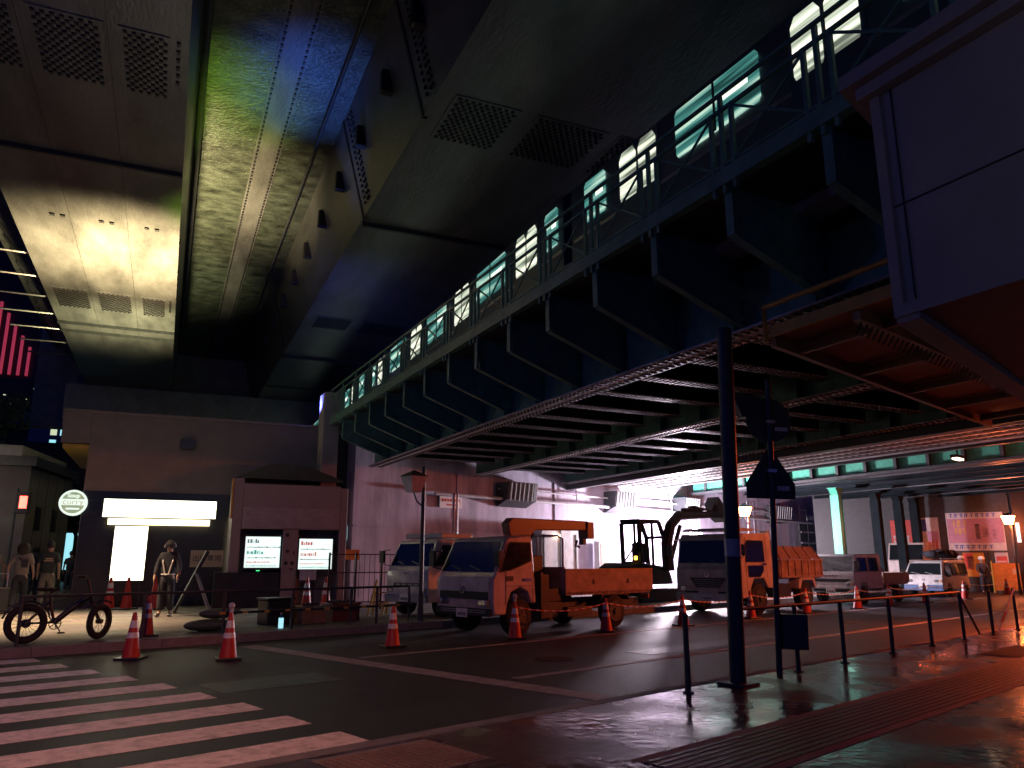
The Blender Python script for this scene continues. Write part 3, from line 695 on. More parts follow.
poster(-2.2,-1.1,1.9,3.6,'csteel',[('bluei',.05,.5,.6,.95,1),('redp',.05,.95,.08,.3,6),('pinkp',.5,.95,.3,.6,1)],'white collage poster beside the orange lit post')
poster(-3.3,-2.35,.4,3.5,'redp',[('csteel',.1,.9,.55,.75,6),('yellowp',.2,.8,.82,.92,4),('cband',.1,.9,.34,.4,1)],'tall red poster behind the van')
r_=root('night_shopfront','bright storefront signs past the orange lantern at the street end','building',HF,2.05,43.5,0)
b=nb('black'); b.box(0,6,.05,3,0,7); b.build('wall',r_)
b=nb('cglow'); b.box(.75,3.2,-.05,.04,2.2,3.05); b.build('lit_sign',r_)
b=nb('cglow'); b.box(.05,.2,-.05,.04,2.3,3.2); b.build('lit_sign',r_)
b=nb('yellowp'); b.box(.45,.62,-.4,-.3,.2,1.9); b.build('yellow_banner',r_)
b=nb('bpaint'); b.box(.7,3.6,-.1,.04,.2,2.0); b.build('shutter',r_)
b=nb('gsteel')
for k in range(6): b.box(.75+k*.45,.8+k*.45,-.14,-.102,.2,2.0)
b.build('shutter_rib',r_)

# ---------------------------------------------------------------- lamps on posts
def lantern(name,label,fr,x,y,z0,zl,lit,side=-1,group=None):
    r_=root(name,label,'street lamp',fr,x,y,z0,group=group)
    b=nb('dsteel'); b.tube([(0,0,0),(0,0,.6),(0,0,zl+.4)],[.08,.055,.045],10); b.build('pole',r_,smooth=True)
    b=nb('dsteel'); b.tube([(0,0,zl-.55),(side*.18,0,zl-.42),(side*.28,0,zl-.2)],.018,6); b.build('bracket',r_)
    cx=side*.28
    g=nb('orange_lamp' if lit else 'csteel')
    pts=[]
    for z,h in ((zl-.22,.13),(zl+.14,.22)): pts.append([g.addv((cx+sx*h,sy*h,z)) for sx,sy in ((-1,-1),(1,-1),(1,1),(-1,1))])
    g.face(pts[0]); g.face(pts[1])
    for k in range(4): g.face([pts[0][k],pts[0][(k+1)%4],pts[1][(k+1)%4],pts[1][k]])
    g.build('lantern_glass',r_)
    c=nb('dsteel'); a=[c.addv((cx+sx*.25,sy*.25,zl+.145)) for sx,sy in ((-1,-1),(1,-1),(1,1),(-1,1))]; tp=c.addv((cx,0,zl+.3)); c.face(a)
    for k in range(4): c.face([a[k],a[(k+1)%4],tp])
    c.build('lantern_cap',r_)
    return r_
lantern('street_lantern','lit orange lantern on a pole behind the dump truck cab','x' and AS,29.3,17.5,.155,3.35,True)
lantern('street_lantern','lit orange lantern at the street end beside the bright shopfront',AS,40.6,11.0,0,3.3,True,side=-1)
lantern('street_lantern','unlit white lantern on the thin pole beside the crane truck cab',AS,10.7,14.85,.155,3.1,False,side=-1)
for k,(x,y,z,lab) in enumerate(((25.0,7.9,4.38,'small glowing strip lamp under the corrugated span'),(43.0,15.0,4.4,'small glowing strip lamp deeper under the far bridge'))):
    r_=root('strip_lamp',lab,'lamp',AS,x,y,z,group='strip lamps under the bridges')
    b=nb('dsteel'); b.box(-.32,.32,-.1,.1,.05,.14); b.bar((0,0,.14),(0,0,.35),.04); b.build('lamp_housing',r_)
    b=nb('strip'); b.box(-.27,.27,-.07,.07,0,.048); b.build('lamp_tube',r_)
# big pole + sign pole in near pavement
r_=root('steel_pole','thick dark steel pole rising to the bridge in the near pavement','pole',AS,8.12,5.12,.121)
r_.rotation_euler=(R(1.3)*.673,R(1.3)*.74,AS)
b=nb('dsteel'); b.tube([(0,0,0),(0,0,4.2)],.092,20); b.build('pole_shaft',r_,smooth=True)
b=nb('csteel'); b.tube([(0,0,1.42),(0,0,1.62)],.095,20,cap=False); b.build('sticker_band',r_,smooth=True)
b=nb('dsteel'); b.box(-.17,.17,-.17,.17,0,.03); b.build('base_plate',r_)
r_=root('sign_post','thin pole carrying backs of a round and a pentagonal road sign','road sign',AS,9.25,5.24,.121,rot=R(-42))
r_.rotation_euler=(0,R(2.0),AS+R(-42))
b=nb('dsteel'); b.tube([(0,0,0),(0,0,3.75)],.038,12); b.build('post_shaft',r_,smooth=True)
b=nb('signback'); b.tube([(0.0,.045,3.2),(0.0,.055,3.2)],.30,28); rs=b.build('round_sign',r_)
b=nb('cband'); b.box(.08,.25,-.0,.0435,3.08,3.13) if False else b.box(.08,.25,.035,.0435,3.06,3.11); b.build('sticker',rs)
b=nb('signback'); b.prism([(0,.045,2.86),(-.32,.045,2.36),(-.32,.045,2.16),(.32,.045,2.16),(.32,.045,2.36)],(0,.01,0)); ps=b.build('pentagon_sign',r_)
b=nb('cband'); b.box(.08,.24,.035,.0435,2.27,2.33); b.build('sticker',ps)
b=nb('signback'); b.prism([(-.45,.06,3.52),(-.08,.06,3.52),(-.14,.06,3.24),(-.34,.06,3.24)],(0,.18,0)); b.build('lamp_shade',r_)
b=nb('black'); b.box(.04,.36,-.06,.16,.3,.72); b.m('dsteel').box(.06,.34,-.066,-.062,.33,.69); b.build('control_box',r_,bevel=.01)
b=nb('alu'); b.box(-.06,.06,-.05,.05,2.5,2.54); b.build('clamp',r_); b=nb('alu'); b.box(-.06,.06,-.05,.05,3.15,3.19); b.build('clamp',r_)
# far thin mast
b=nb('alu'); b.tube([(0,0,0),(0,0,3.1)],.035,8); b.tube([(.12,0,1.8),(.12,0,3.1)],.03,8); b.m('cglow').box(.1,.14,-.04,-.031,2.0,2.06)
single(b,'twin_mast','pale twin pipe mast standing behind the crane truck windscreen','mast',AS,12.9,16.5,.155)

# ---------------------------------------------------------------- railings
def nrail(s_,label,first=None):
    r_=root('rail_post',label,'post',AS,s_,5.18,.121,group='posts of the near pavement railing')
    b=nb('signback'); b.tube([(0,0,0),(0,0,.80)],.03,10); b.ball((0,0,.80),.031,10,6,(1,1,.5)); b.build('post_shaft',r_,smooth=True)
    b=nb('dsteel'); b.tube([(0,0,0),(0,0,.015)],.06,12); b.build('base_flange',r_)
    return r_
nl=['single post standing apart beside the thick steel pole','railing post beside the control box of the sign pole','first railing post after the control box, before the cone row','second railing post after the control box','third railing post after the control box','railing post where the top rail ends','railing post after the broken gap, holding the leaning bar','last railing post before the picture edge']
for x,lab in zip((7.25,9.62,10.9,12.5,14.05,15.55,17.1,18.6),nl): nrail(x,lab)
b=nb('signback'); b.tube([(0,0,0),(7.4,0,0)],.022,10)
single(b,'top_rail','long straight top rail along the near pavement edge lit red','rail',AS,8.15,5.18,.935,smooth=True)
b=nb('signback'); b.tube([(0,0,0),(.8,0,-.72)],.02,8); single(b,'loose_rail','dark loose bar slanting down behind the rail end post','rail',AS,15.6,5.2,.9)
b=nb('cband'); b.tube([(0,0,0),(1.35,0,.80)],.02,8); b.m('redp').tube([(.3,0,.177),(.6,0,.355)],.0215,8); single(b,'leaning_bar','pale red striped bar leaning up to the last railing post','bar',AS,17.15,5.12,.14)
# far left railing
fl=['end post of the shop side railing beside the bicycle rear wheel','railing post behind the paired cones','railing post left of the sandbags gap','railing post in front of the dark counter','railing post in front of the kiosk column','railing post near the dark red crates','railing post beside the crane truck corner']
for x,lab in zip((2.85,4.75,6.2,7.6,8.95,9.6,10.45),fl):
    r_=root('rail_post',lab,'post',AS,x,14.95,.155,group='posts of the shop side railing')
    b=nb('dsteel'); b.tube([(0,0,0),(0,0,.78)],.03,10); b.build('post_shaft',r_,smooth=True)
b=nb('dsteel'); b.tube([(0,0,0),(7.6,0,0)],.025,10); single(b,'top_rail','dark top rail of the railing in front of the shop','rail',AS,2.85,14.95,.92,smooth=True)
b=MB()
for k in range(40):
    b.m('ysteel' if k%4==0 else 'black'); b.bar((k*.11,0,0),(k*.11+.109,0,0),.045,.045)
single(b,'striped_lower_bar','yellow and black striped lower bar in front of the kiosk','bar',AS,6.1,14.9,.52)

# ---------------------------------------------------------------- cones
def make_cone(light=False,bands=True):
    r_=root('traffic_cone','x','traffic cone',AS,0,0,0,group='traffic cones')
    b=nb('black'); b.box(-.19,.19,-.19,.19,0,.035); b.build('base',r_,bevel=.01)
    b=nb('conered'); b.tube([(0,0,.03),(0,0,.70)],.135,20,r2=.028); b.build('cone_body',r_,smooth=True)
    if bands:
        for z0,z1 in ((.32,.40),(.47,.58)):
            f=lambda z:.135+(.028-.135)*(z-.03)/.67+.003
            b=nb('cband'); b.tube([(0,0,z0),(0,0,z1)],f(z0),20,r2=f(z1),cap=False); b.build('reflective_band',r_,smooth=True)
    if light:
        b=nb('csteel'); b.tube([(0,0,.70),(0,0,.76)],.03,10); b.ball((0,0,.80),.05,12,8); b.build('warning_light',r_,smooth=True)
    return r_
protoA=make_cone(); protoB=make_cone(True); protoC=make_cone(False,False)
usedA=usedB=usedC=False
cl=[('A',AS,4.1,13.3,0,'large striped cone on the road beside the crosswalk and bicycle'),
('B',AS,5.2,12.25,0,'cone with a round lamp on top standing on the road by the stop line'),
('A',AS,8.06,12.0,0,'dim striped cone on the road in front of the lorry corner'),
('B',AS,10.63,11.6,0,'cone in front of the crane truck front wheel'),
('A',AS,13.1,11.4,0,'cone in front of the crane truck rear wheel'),
('A',AS,15.6,11.2,0,'cone at the tape between the crane truck and dump truck'),
('A',AS,18.9,11.4,0,'cone just right of the thick pole at the dump truck wheel'),
('A',AS,21.9,11.4,0,'cone in front of the dump truck rear wheel'),
('A',AS,25.0,11.3,0,'cone in front of the white crew cab truck grille'),
('A',AS,27.4,11.3,0,'cone beside the crew cab truck door'),
('A',AS,30.5,11.3,0,'cone beside the crew cab truck bed'),
('A',AS,34.2,11.2,0,'cone in front of the white van bumper'),
('A',AS,39.5,11.2,0,'cone between the van and the orange barrier'),
('A',AS,43.0,11.4,0,'cone in front of the orange barrier panel'),
('A',AS,47.0,11.6,0,'cone at the far end of the orange barrier'),
('A',AS,50.0,11.8,0,'last cone of the street row beside the lantern post'),
('A',AS,4.95,15.35,.15,'striped cone just behind the shop side railing'),
('A',AR,-1.25,24.9,.15,'striped cone under the tall glowing light box'),
('C',AR,-.8,24.85,.15,'plain red cone under the middle of the glowing light box'),
('C',AR,-.1,24.6,.15,'plain red cone beside the standing guard'),
('A',AR,3.75,22.5,.15,'dim striped cone in front of the red headline screen'),
('A',AR,4.35,22.9,.15,'dimmest striped cone at the kiosk end')]
for kd,fr,x,y,z,lab in cl:
    if kd=='A': o=place(protoA,fr,x,y,z,random.uniform(0,1.5),lab,not usedA); usedA=True
    elif kd=='B': o=place(protoB,fr,x,y,z,random.uniform(0,1.5),lab,not usedB); usedB=True
    else: o=place(protoC,fr,x,y,z,random.uniform(0,1.5),lab,not usedC); usedC=True
    if fr==AR or z>.1: o['scale_note']=0; o.scale=(1.15,1.15,1.25) if fr==AR else (1,1,1)
for o in list(bpy.data.objects):
    if 'scale_note' in o: del o['scale_note']
# striped ropes between the street cones
seq=[(10.63,11.6),(13.1,11.4),(15.6,11.2),(18.9,11.4),(21.9,11.4),(25.0,11.3),(27.4,11.3),(30.5,11.3),(34.2,11.2),(39.5,11.2)]
rl=['front and rear wheels of the crane truck','crane truck rear wheel and its tail','crane truck tail and dump truck front','dump truck wheels','dump truck tail and crew cab truck','grille and door of the crew cab truck','door and bed of the crew cab truck','crew cab truck bed and van','van bumper and barrier']
for k,(p,q) in enumerate(zip(seq,seq[1:])):
    b=MB(); L=math.dist(p,q); n=int(L/.1); 
    for i in range(n):
        f=lambda t:(p[0]+(q[0]-p[0])*t-p[0],p[1]+(q[1]-p[1])*t-p[1]-.02,.60-.12*4*t*(1-t))
        b.m('cband' if i%2 else 'conered'); b.tube([f(i/n),f((i+1)/n)],.014,6)
    single(b,'striped_rope','striped rope between cones past the '+rl[k],'rope',AS,p[0],p[1],0,group='striped ropes along the cones')

# ---------------------------------------------------------------- vehicles
def wheel(r_,x,y,rad,w,side):
    b=nb('rubber'); b.tube([(x,y,rad),(x,y+w*.12*side,rad),(x,y+w*.88*side,rad),(x,y+w*side,rad)],[rad*.9,rad,rad,rad*.9],28); wh=b.build('wheel',r_,smooth=True)
    b=nb('signback'); yo=y-.004*side; b.torus((x,yo,rad),(0,1,0),rad*.6,.02,24,6); b.tube([(x,yo-.006*side,rad),(x,yo+.01*side,rad)],rad*.56,20); b.tube([(x,yo-.05*side,rad),(x,yo,rad)],rad*.2,12)
    for k in range(6):
        a=k*R(60); b.tube([(x+math.cos(a)*rad*.36,yo-.02*side,rad+math.sin(a)*rad*.36),(x+math.cos(a)*rad*.36,yo,rad+math.sin(a)*rad*.36)],.02,6)
    b.build('rim',wh,smooth=True)
def cab(r_,W_,prof,zb,inset,ztop,mt_,win,ws,lower=None):
    def yy(z,side):
        t=max(0,min(1,(z-zb)/(ztop-zb))); d=inset*t; return d if side==0 else W_-d
    b=nb(mt_); a=[b.addv((x,yy(z,0),z)) for x,z in prof]; c=[b.addv((x,yy(z,1),z)) for x,z in prof]; n=len(prof)
    b.face(a); b.face(c[::-1])
    for k in range(n): b.face([a[k],a[(k+1)%n],c[(k+1)%n],c[k]])
    o=b.build('cab',r_,smooth=True,bevel=.035)
    for pts in win:
        for side in (0,1):
            sg=-1 if side==0 else 1
            g=nb('glass'); g.prism([(x,yy(z,side)+sg*.010,z) for x,z in pts],(0,-sg*.014,0)); g.build('side_window',o)
            f=nb('black'); 
            for k in range(len(pts)):
                (x0,z0),(x1,z1)=pts[k],pts[(k+1)%len(pts)]; f.bar((x0,yy(z0,side)+sg*.010,z0),(x1,yy(z1,side)+sg*.010,z1),.02,.02)
            f.build('window_seal',o)
    (x0,z0),(x1,z1)=ws; m=.07
    nrm=Vector((-(z1-z0),0,(x1-x0))).normalized()*.012
    g=nb('glass'); g.prism([Vector(p)+nrm for p in ((x0,yy(z0,0)+m,z0),(x0,yy(z0,1)-m,z0),(x1,yy(z1,1)-m*1.2,z1),(x1,yy(z1,0)+m*1.2,z1))],-nrm*.8); g.build('windscreen',r_)
    for k in (.25,.6): f=nb('black'); f.bar(Vector((x0,W_*k,z0+.02))+nrm*1.6,Vector((x0+(x1-x0)*.2,W_*(k+.22),z0+(z1-z0)*.2))+nrm*1.6,.02); f.build('wiper',r_)
    return o,yy
def mirror(r_,x,y,z,side):
    b=nb('black'); b.tube([(x,y,z+.15),(x-.12,y+side*.16,z+.12),(x-.12,y+side*.16,z-.2),(x,y,z-.25)],.012,6); b.box(x-.16,x-.1,y+side*.16-.08,y+side*.16+.08,z-.18,z+.12); b.build('mirror',r_)
def front_bits(r_,W_,zh,xf,mt_,lamp=(.08,.36,.12)):
    for side in (0,1):
        y0=lamp[0] if side==0 else W_-lamp[0]-lamp[1]
        b=nb('chrome'); b.box(xf-.025,xf+.05,y0,y0+lamp[1],zh,zh+lamp[2]); h=b.build('headlight',r_,bevel=.015)
        c=nb('glass' if False else 'csteel'); yc=y0+lamp[1]*(.3 if side==0 else .7); c.tube([(xf-.032,yc,zh+lamp[2]/2),(xf-.026,yc,zh+lamp[2]/2)],lamp[2]*.36,14); c.build('lens',h)
        c=nb('orange'); yc=y0+(.0 if side==0 else lamp[1]-.07); c.box(xf-.03,xf-.02-.006,yc,yc+.07,zh+.01,zh+lamp[2]-.01); c.build('indicator_lamp',h)
def plate(r_,xf,W_,z):
    b=nb('plate'); b.box(xf-.03,xf-.012,W_/2-.17,W_/2+.17,z,z+.17); p=b.build('number_plate',r_)
    b=nb('signback'); 
    for k in range(5): b.box(xf-.033,xf-.0305,W_/2-.13+k*.055,W_/2-.095+k*.055,z+.03,z+.095)
    b.build('plate_digits',p)
# --- crane truck
ct=root('crane_truck','white and orange lit crane truck with a red boom behind the first cones','truck',AS,10.4,12.0,0)
Wd=1.85
prof=[(.04,.42),(0,.62),(.0,1.12),(.06,1.2),(.36,1.86),(.46,1.96),(1.1,2.02),(1.16,1.9),(1.2,.75),(1.2,.62),(1.05,.62),(.95,.85),(.75,.95),(.5,.85),(.4,.62),(.36,.42)]
co,yy=cab(ct,Wd,prof,1.15,.07,2.0,'opaint',[[(.18,1.26),(.5,1.3),(1.08,1.48),(1.08,1.86),(.5,1.86),(.42,1.8)]],((.085,1.26),(.375,1.88)))
b=nb('wpaint'); b.box(-.012,-.002,.12,Wd-.12,.88,1.16); b.m('black').box(-.02,-.002,.14,Wd-.14,.72,.87); b.box(-.03,.03,.04,Wd-.04,.40,.55); 
for z in (.46,.50): b.m('gsteel').box(-.034,-.031,.2,Wd-.2,z,z+.012)
b.build('grille',ct)
b=nb('chrome'); b.torus((-.03,Wd/2,.90),(1,0,0),.07,.012,20,6); b.bar((-.03,Wd/2-.03,.86),(-.03,Wd/2-.03,.94),.014); b.bar((-.03,Wd/2+.03,.86),(-.03,Wd/2+.03,.94),.014); b.bar((-.03,Wd/2-.03,.9),(-.03,Wd/2+.03,.9),.014); b.build('emblem',ct)
front_bits(ct,Wd,.60,-.0,'wpaint'); plate(ct,-.02,Wd,.36)
b=nb('black'); b.box(.35,1.1,-.016,-.006,.98,.985); b.box(.345,.35,-.012,-.004,.62,1.3); b.box(1.1,1.105,-.012,-.004,.62,1.4); dr=b.build('door_seam',co)
b=nb('chrome'); b.box(.85,1.05,-.03,-.005,1.08,1.13); b.build('door_handle',co)
b=nb('signback'); b.box(.35,.55,-.014,-.005,1.08,1.18); b.build('door_badge',co)
mirror(ct,.12,0,1.55,-1); mirror(ct,.12,Wd,1.55,1)
b=nb('dsteel'); b.box(1.22,5.1,.42,.54,.42,.62); b.box(1.22,5.1,1.3,1.42,.42,.62); b.box(1.3,1.9,.06,.4,.3,.62); b.box(2.2,3.0,.05,.2,.3,.5); b.build('chassis',ct,bevel=.01)
for x in (.75,3.75): wheel(ct,x,.02,.36,.24,1); wheel(ct,x,Wd-.02,.36,.24,-1)
b=nb('gdrop'); b.box(2.1,5.15,.0,.05,.80,1.28); b.box(2.1,5.15,Wd-.05,Wd,.80,1.28); b.box(5.1,5.15,.052,Wd-.052,.80,1.28); b.box(2.1,2.15,.052,Wd-.052,.80,1.35); b.box(2.15,5.1,.052,Wd-.052,.74,.80)
b.m('ysteel').box(2.1,5.15,-.012,.052,1.28,1.31); b.m('gdrop')
for k in range(12): b.box(2.2+k*.25,2.23+k*.25,-.02,-.002,.74,.82)
bed=b.build('cargo_bed',ct)
b=nb('black')
for x in (3.0,4.2): b.prism([(x-.04,-.02,.98),(x+.04,-.02,.98),(x,-.02,1.08)],(0,.015,0))
b.build('bed_latch',bed)
b=nb('orange'); b.box(5.152,5.18,.15,.4,.6,.7); b.box(5.152,5.18,Wd-.4,Wd-.15,.6,.7); b.build('tail_lamp',ct)
b=nb('black'); b.prism([(3.3,.01,.74),(4.2,.01,.74),(4.25,.01,.6),(4.15,.01,.72),(3.35,.01,.72),(3.25,.01,.6)],(0,.3,0)); b.build('mudguard',ct)
b=nb('black'); b.box(1.3,2.05,.1,Wd-.1,.62,.9); b.box(1.42,1.95,.55,1.25,.9,1.6); b.tube([(1.68,.9,1.5),(1.68,.9,2.05)],.17,14); cp=b.build('crane_column',ct,bevel=.02)
b=nb('redpaint'); b.prism([(1.2,.82,2.08),(1.15,.82,2.3),(1.3,.82,2.42),(3.75,.82,2.42),(3.87,.82,2.38),(3.87,.82,2.2),(2.0,.82,2.16),(1.75,.82,1.95),(1.3,.82,1.95)],(0,.24,0)); bm_=b.build('crane_boom',ct,bevel=.02)
b=nb('redpaint'); b.box(3.71,3.93,.78,1.1,2.0,2.4); b.m('black').box(3.62,3.72,.85,1.0,1.86,2.02); b.tube([(3.5,.94,1.96),(3.45,.94,1.84),(3.58,.94,1.8)],.03,6); b.build('boom_head',bm_)
b=nb('black'); b.tube([(2.0,.94,2.1),(1.7,.94,1.7)],.06,10); b.build('boom_cylinder',bm_)
b=nb('gsteel'); b.tube([(2.12,.1,.8),(2.12,.1,1.95),(2.12,.25,2.03),(2.12,1.6,2.03),(2.12,1.75,1.95),(2.12,1.75,.8)],.025,8); b.tube([(2.12,.9,.8),(2.12,.9,2.03)],.02,6); b.build('headboard_frame',ct)
b=nb('black'); b.box(1.35,1.6,.02,.12,.62,1.2); b.box(1.35,1.42,.0,.04,.3,1.25); b.build('outrigger',ct)
# --- second small lorry
lt=root('parked_lorry','white cab lorry with blue bumper parked behind the crane truck','truck',AS,11.3,15.4,.155,rot=R(6))
prof=[(.04,.35),(0,.55),(.0,1.08),(.06,1.16),(.30,1.72),(.42,1.84),(1.25,1.84),(1.3,1.7),(1.3,.35)]
co,_=cab(lt,1.55,prof,1.1,.06,1.9,'wpaint',[[(.2,1.2),(.55,1.22),(1.1,1.3),(1.1,1.7),(.5,1.7)]],((.08,1.2),(.32,1.74)))
b=nb('bpaint'); b.box(-.05,.0,.0,1.55,.34,.52); b.build('bumper',lt,bevel=.01)
b=nb('black'); b.box(-.012,-.002,.3,1.25,.72,.8); b.m('gsteel')
for k in range(4): b.box(-.02,-.013,.35+k*.22,.5+k*.22,.74,.78)
b.build('grille',lt)
b=nb('chrome'); b.box(-.012,-.002,.7,.9,1.0,1.05); b.build('emblem',lt)
front_bits(lt,1.55,.58,0,'wpaint',(.05,.22,.1)); plate(lt,-.045,1.55,.36)
mirror(lt,.1,0,1.45,-1); mirror(lt,.1,1.55,1.45,1)
b=nb('dsteel'); b.box(1.35,3.8,.3,1.25,.35,.55); b.build('chassis',lt)
for x in (.6,3.1): wheel(lt,x,.0,.3,.2,1); wheel(lt,x,1.55,.3,.2,-1)
b=nb('csteel'); b.box(1.4,3.9,0,1.55,.7,1.0); b.box(.5,1.6,.1,1.45,1.88,2.0); b.build('cargo_bed',lt,bevel=.02)
# --- dump truck
dt=root('dump_truck','large orange lit dump truck facing the cones, tipper body covered','truck',AS,19.75,12.15,0)
Wd=2.2
prof=[(.03,.45),(0,.6),(.0,1.25),(.05,1.3),(.16,2.05),(.28,2.25),(1.75,2.3),(1.8,2.2),(1.8,.7),(1.45,.7),(1.25,.98),(.7,.98),(.5,.7),(.5,.45)]
co,_=cab(dt,Wd,prof,1.3,.05,2.3,'opaint',[[(.3,1.45),(1.3,1.45),(1.3,2.05),(.45,2.05),(.35,1.95)],[(.4,.98+.05),(1.0,1.03),(1.2,1.2),(1.2,1.34),(.4,1.34)]],((.07,1.34),(.155,2.06)))
b=nb('black'); b.prism([(-.03,.5,1.0),(-.03,1.7,1.0),(-.03,1.5,.72),(-.03,.7,.72)],(.028,0,0)); b.box(-.02,-.002,.3,.75,.55,.62); b.box(-.02,-.002,1.45,1.9,.55,.62)
for k in range(4): b.m('gsteel').box(-.036,-.031,.62+k*.0,1.58,.76+k*.06,.77+k*.06)
b.build('grille',dt)
b=nb('wpaint'); b.box(-.05,.02,.02,Wd-.02,.34,.56); b.build('bumper',dt,bevel=.02)
front_bits(dt,Wd,.62,0,'opaint',(.04,.3,.14)); plate(dt,-.05,Wd,.36)
b=nb('chrome'); b.torus((-.035,Wd/2,1.08),(1,0,0),.06,.01,18,6); b.build('emblem',dt)
b=nb('opaint'); b.box(.15,1.1,.2,Wd-.2,2.33,2.38); b.m('gsteel'); 
for y in (.25,Wd-.25): b.bar((.2,y,2.4),(1.5,y,2.4),.03)
for k in range(5): b.bar((.2+k*.32,.25,2.4),(.2+k*.32,Wd-.25,2.4),.025)
b.build('roof_rack',dt)
mirror(dt,.05,0,1.8,-1); mirror(dt,.05,Wd,1.8,1)
b=nb('chrome'); b.box(1.15,1.35,-.03,-.005,1.36,1.41); b.build('door_handle',co)
b=nb('black'); b.box(.28,.285,-.012,-.004,.7,2.15); b.box(1.4,1.405,-.012,-.004,1.0,2.15); b.build('door_seam',co)
b=nb('dsteel'); b.box(1.8,4.8,.6,.8,.5,.75); b.box(1.8,4.8,1.4,1.6,.5,.75); b.box(2.2,2.9,.1,.5,.4,.8); b.build('chassis',dt)
for x in (.98,3.75): wheel(dt,x,.02,.42,.28,1); wheel(dt,x,Wd-.02,.42,.28,-1)
b=nb('gdrop'); b.box(2.15,4.85,0,.06,1.0,1.5); b.box(2.15,4.85,Wd-.06,Wd,1.0,1.5); b.box(4.79,4.85,.062,Wd-.062,1.0,1.5); b.box(2.15,2.21,.062,Wd-.062,1.0,2.1); b.box(2.21,4.79,.062,Wd-.062,.94,1.0)
for k in range(7): b.box(2.2+k*.42,2.26+k*.42,-.04,-.002,1.0,1.5)
b.box(2.15,4.87,-.045,-.0,1.48,1.53); b.box(2.15,4.87,-.045,-.0,.98,1.03)
b.build('tipper_body',dt)
b=nb('brown'); b.prism([(2.2,.02,1.54),(4.85,.02,1.54),(4.7,.25,1.9),(2.2,.25,1.9)],(0,.02,0)); b.prism([(2.2,.27,1.9),(4.7,.27,1.9),(4.7,Wd-.27,1.9),(2.2,Wd-.27,1.9)],(0,0,.02))
for k in range(5): x=2.25+k*.6; b.bar((x,.0,1.54),(x,.24,1.92),.03)
b.build('load_cover',dt)
b=nb('opaint'); b.prism([(3.25,-.01,.9),(3.4,-.01,1.0),(4.2,-.01,1.0),(4.35,-.01,.65),(4.25,-.01,.65),(4.1,-.01,.9),(3.45,-.01,.9),(3.3,-.01,.65),(3.2,-.01,.65)],(0,.35,0)); b.build('mudguard',dt)
b=nb('gdrop'); b.box(1.85,2.05,.2,.4,.9,2.35); b.build('exhaust_stack',dt)
# --- crew cab truck
wt=root('crew_cab_truck','white crew cab truck with a low bed behind the dump truck','truck',AS,26.9,12.2,0)
prof=[(.04,.4),(0,.6),(0,1.0),(.06,1.06),(.3,1.6),(.42,1.7),(2.3,1.72),(2.36,1.6),(2.36,.5),(1.1,.5),(1.0,.72),(.55,.72),(.45,.4)]
co,_=cab(wt,1.65,prof,1.0,.06,1.75,'wpaint',[[(.22,1.12),(1.1,1.12),(1.1,1.58),(.42,1.58)],[(1.3,1.12),(2.0,1.12),(2.0,1.58),(1.3,1.58)]],((.085,1.12),(.305,1.62)))
b=nb('black'); b.prism([(-.02,.1,.86),(-.02,1.55,.86),(-.02,1.4,.76),(-.02,.25,.76)],(.018,0,0)); b.box(-.03,0,.2,1.45,.42,.52); b.build('grille',wt)
b=nb('wpaint'); b.box(-.05,.02,0,1.65,.54,.62); b.build('bumper',wt,bevel=.01)
b=nb('signback')
for k in range(5): b.box(-.012,-.002,.58+k*.11,.65+k*.11,.94,.98)
b.build('lettering',wt)
front_bits(wt,1.65,.64,0,'wpaint',(.03,.26,.12)); plate(wt,-.04,1.65,.38)
mirror(wt,.1,0,1.35,-1); mirror(wt,.1,1.65,1.35,1)
b=nb('dsteel'); b.box(2.4,4.6,.4,1.25,.4,.6); b.build('chassis',wt)
for x in (.78,3.7): wheel(wt,x,.0,.3,.2,1); wheel(wt,x,1.65,.3,.2,-1)
b=nb('gdrop'); b.box(2.45,4.7,0,.04,.68,1.05); b.box(2.45,4.7,1.61,1.65,.68,1.05); b.box(4.66,4.7,.042,1.608,.68,1.05); b.box(2.45,4.66,.042,1.608,.62,.68); b.m('alu').box(2.42,2.48,.0,1.65,1.07,1.2); b.build('cargo_bed',wt)
# --- van
vn=root('cargo_van','white van with tarpaulined load on its roof beside the barrier','van',AS,35.0,12.2,0)
prof=[(.02,.3),(0,.5),(.06,.86),(.45,1.4),(.6,1.48),(3.1,1.5),(3.2,1.4),(3.22,.3)]
co,_=cab(vn,1.55,prof,.8,.12,1.5,'wpaint',[[(.45,.92),(1.15,.92),(1.15,1.36),(.6,1.36)],[(1.3,.92),(2.1,.92),(2.1,1.36),(1.3,1.36)],[(2.2,.92),(3.0,.92),(3.0,1.36),(2.2,1.36)]],((.1,.9),(.43,1.36)))
b=nb('bpaint'); b.box(-.05,.02,.0,1.55,.26,.5); b.build('bumper',vn,bevel=.02)
front_bits(vn,1.55,.6,.02,'wpaint',(.05,.3,.11)); plate(vn,-.05,1.55,.34)
b=nb('chrome'); b.box(.0,.012,.73,.82,.68,.72); b.build('emblem',vn)
for x in (.7,2.6): wheel(vn,x,-.01,.29,.18,1); wheel(vn,x,1.56,.29,.18,-1)
mirror(vn,.5,0.05,1.0,-1); mirror(vn,.5,1.5,1.0,1)
b=nb('gsteel'); 
for y in (.2,1.35): b.bar((.6,y,1.56),(3.0,y,1.56),.03)
b.build('roof_rack',vn)
b=nb('cloth_dark'); random.seed(3)
for k in range(9): b.ball((.7+k*.27,random.uniform(.4,1.1),1.66+random.uniform(-.02,.1)),random.uniform(.18,.3),10,6,(1,1.2,.7))
single(b,'roof_load','lumpy dark tarpaulin load tied on the roof of the white van','load',AS,35.0,12.2,.04,smooth=True)

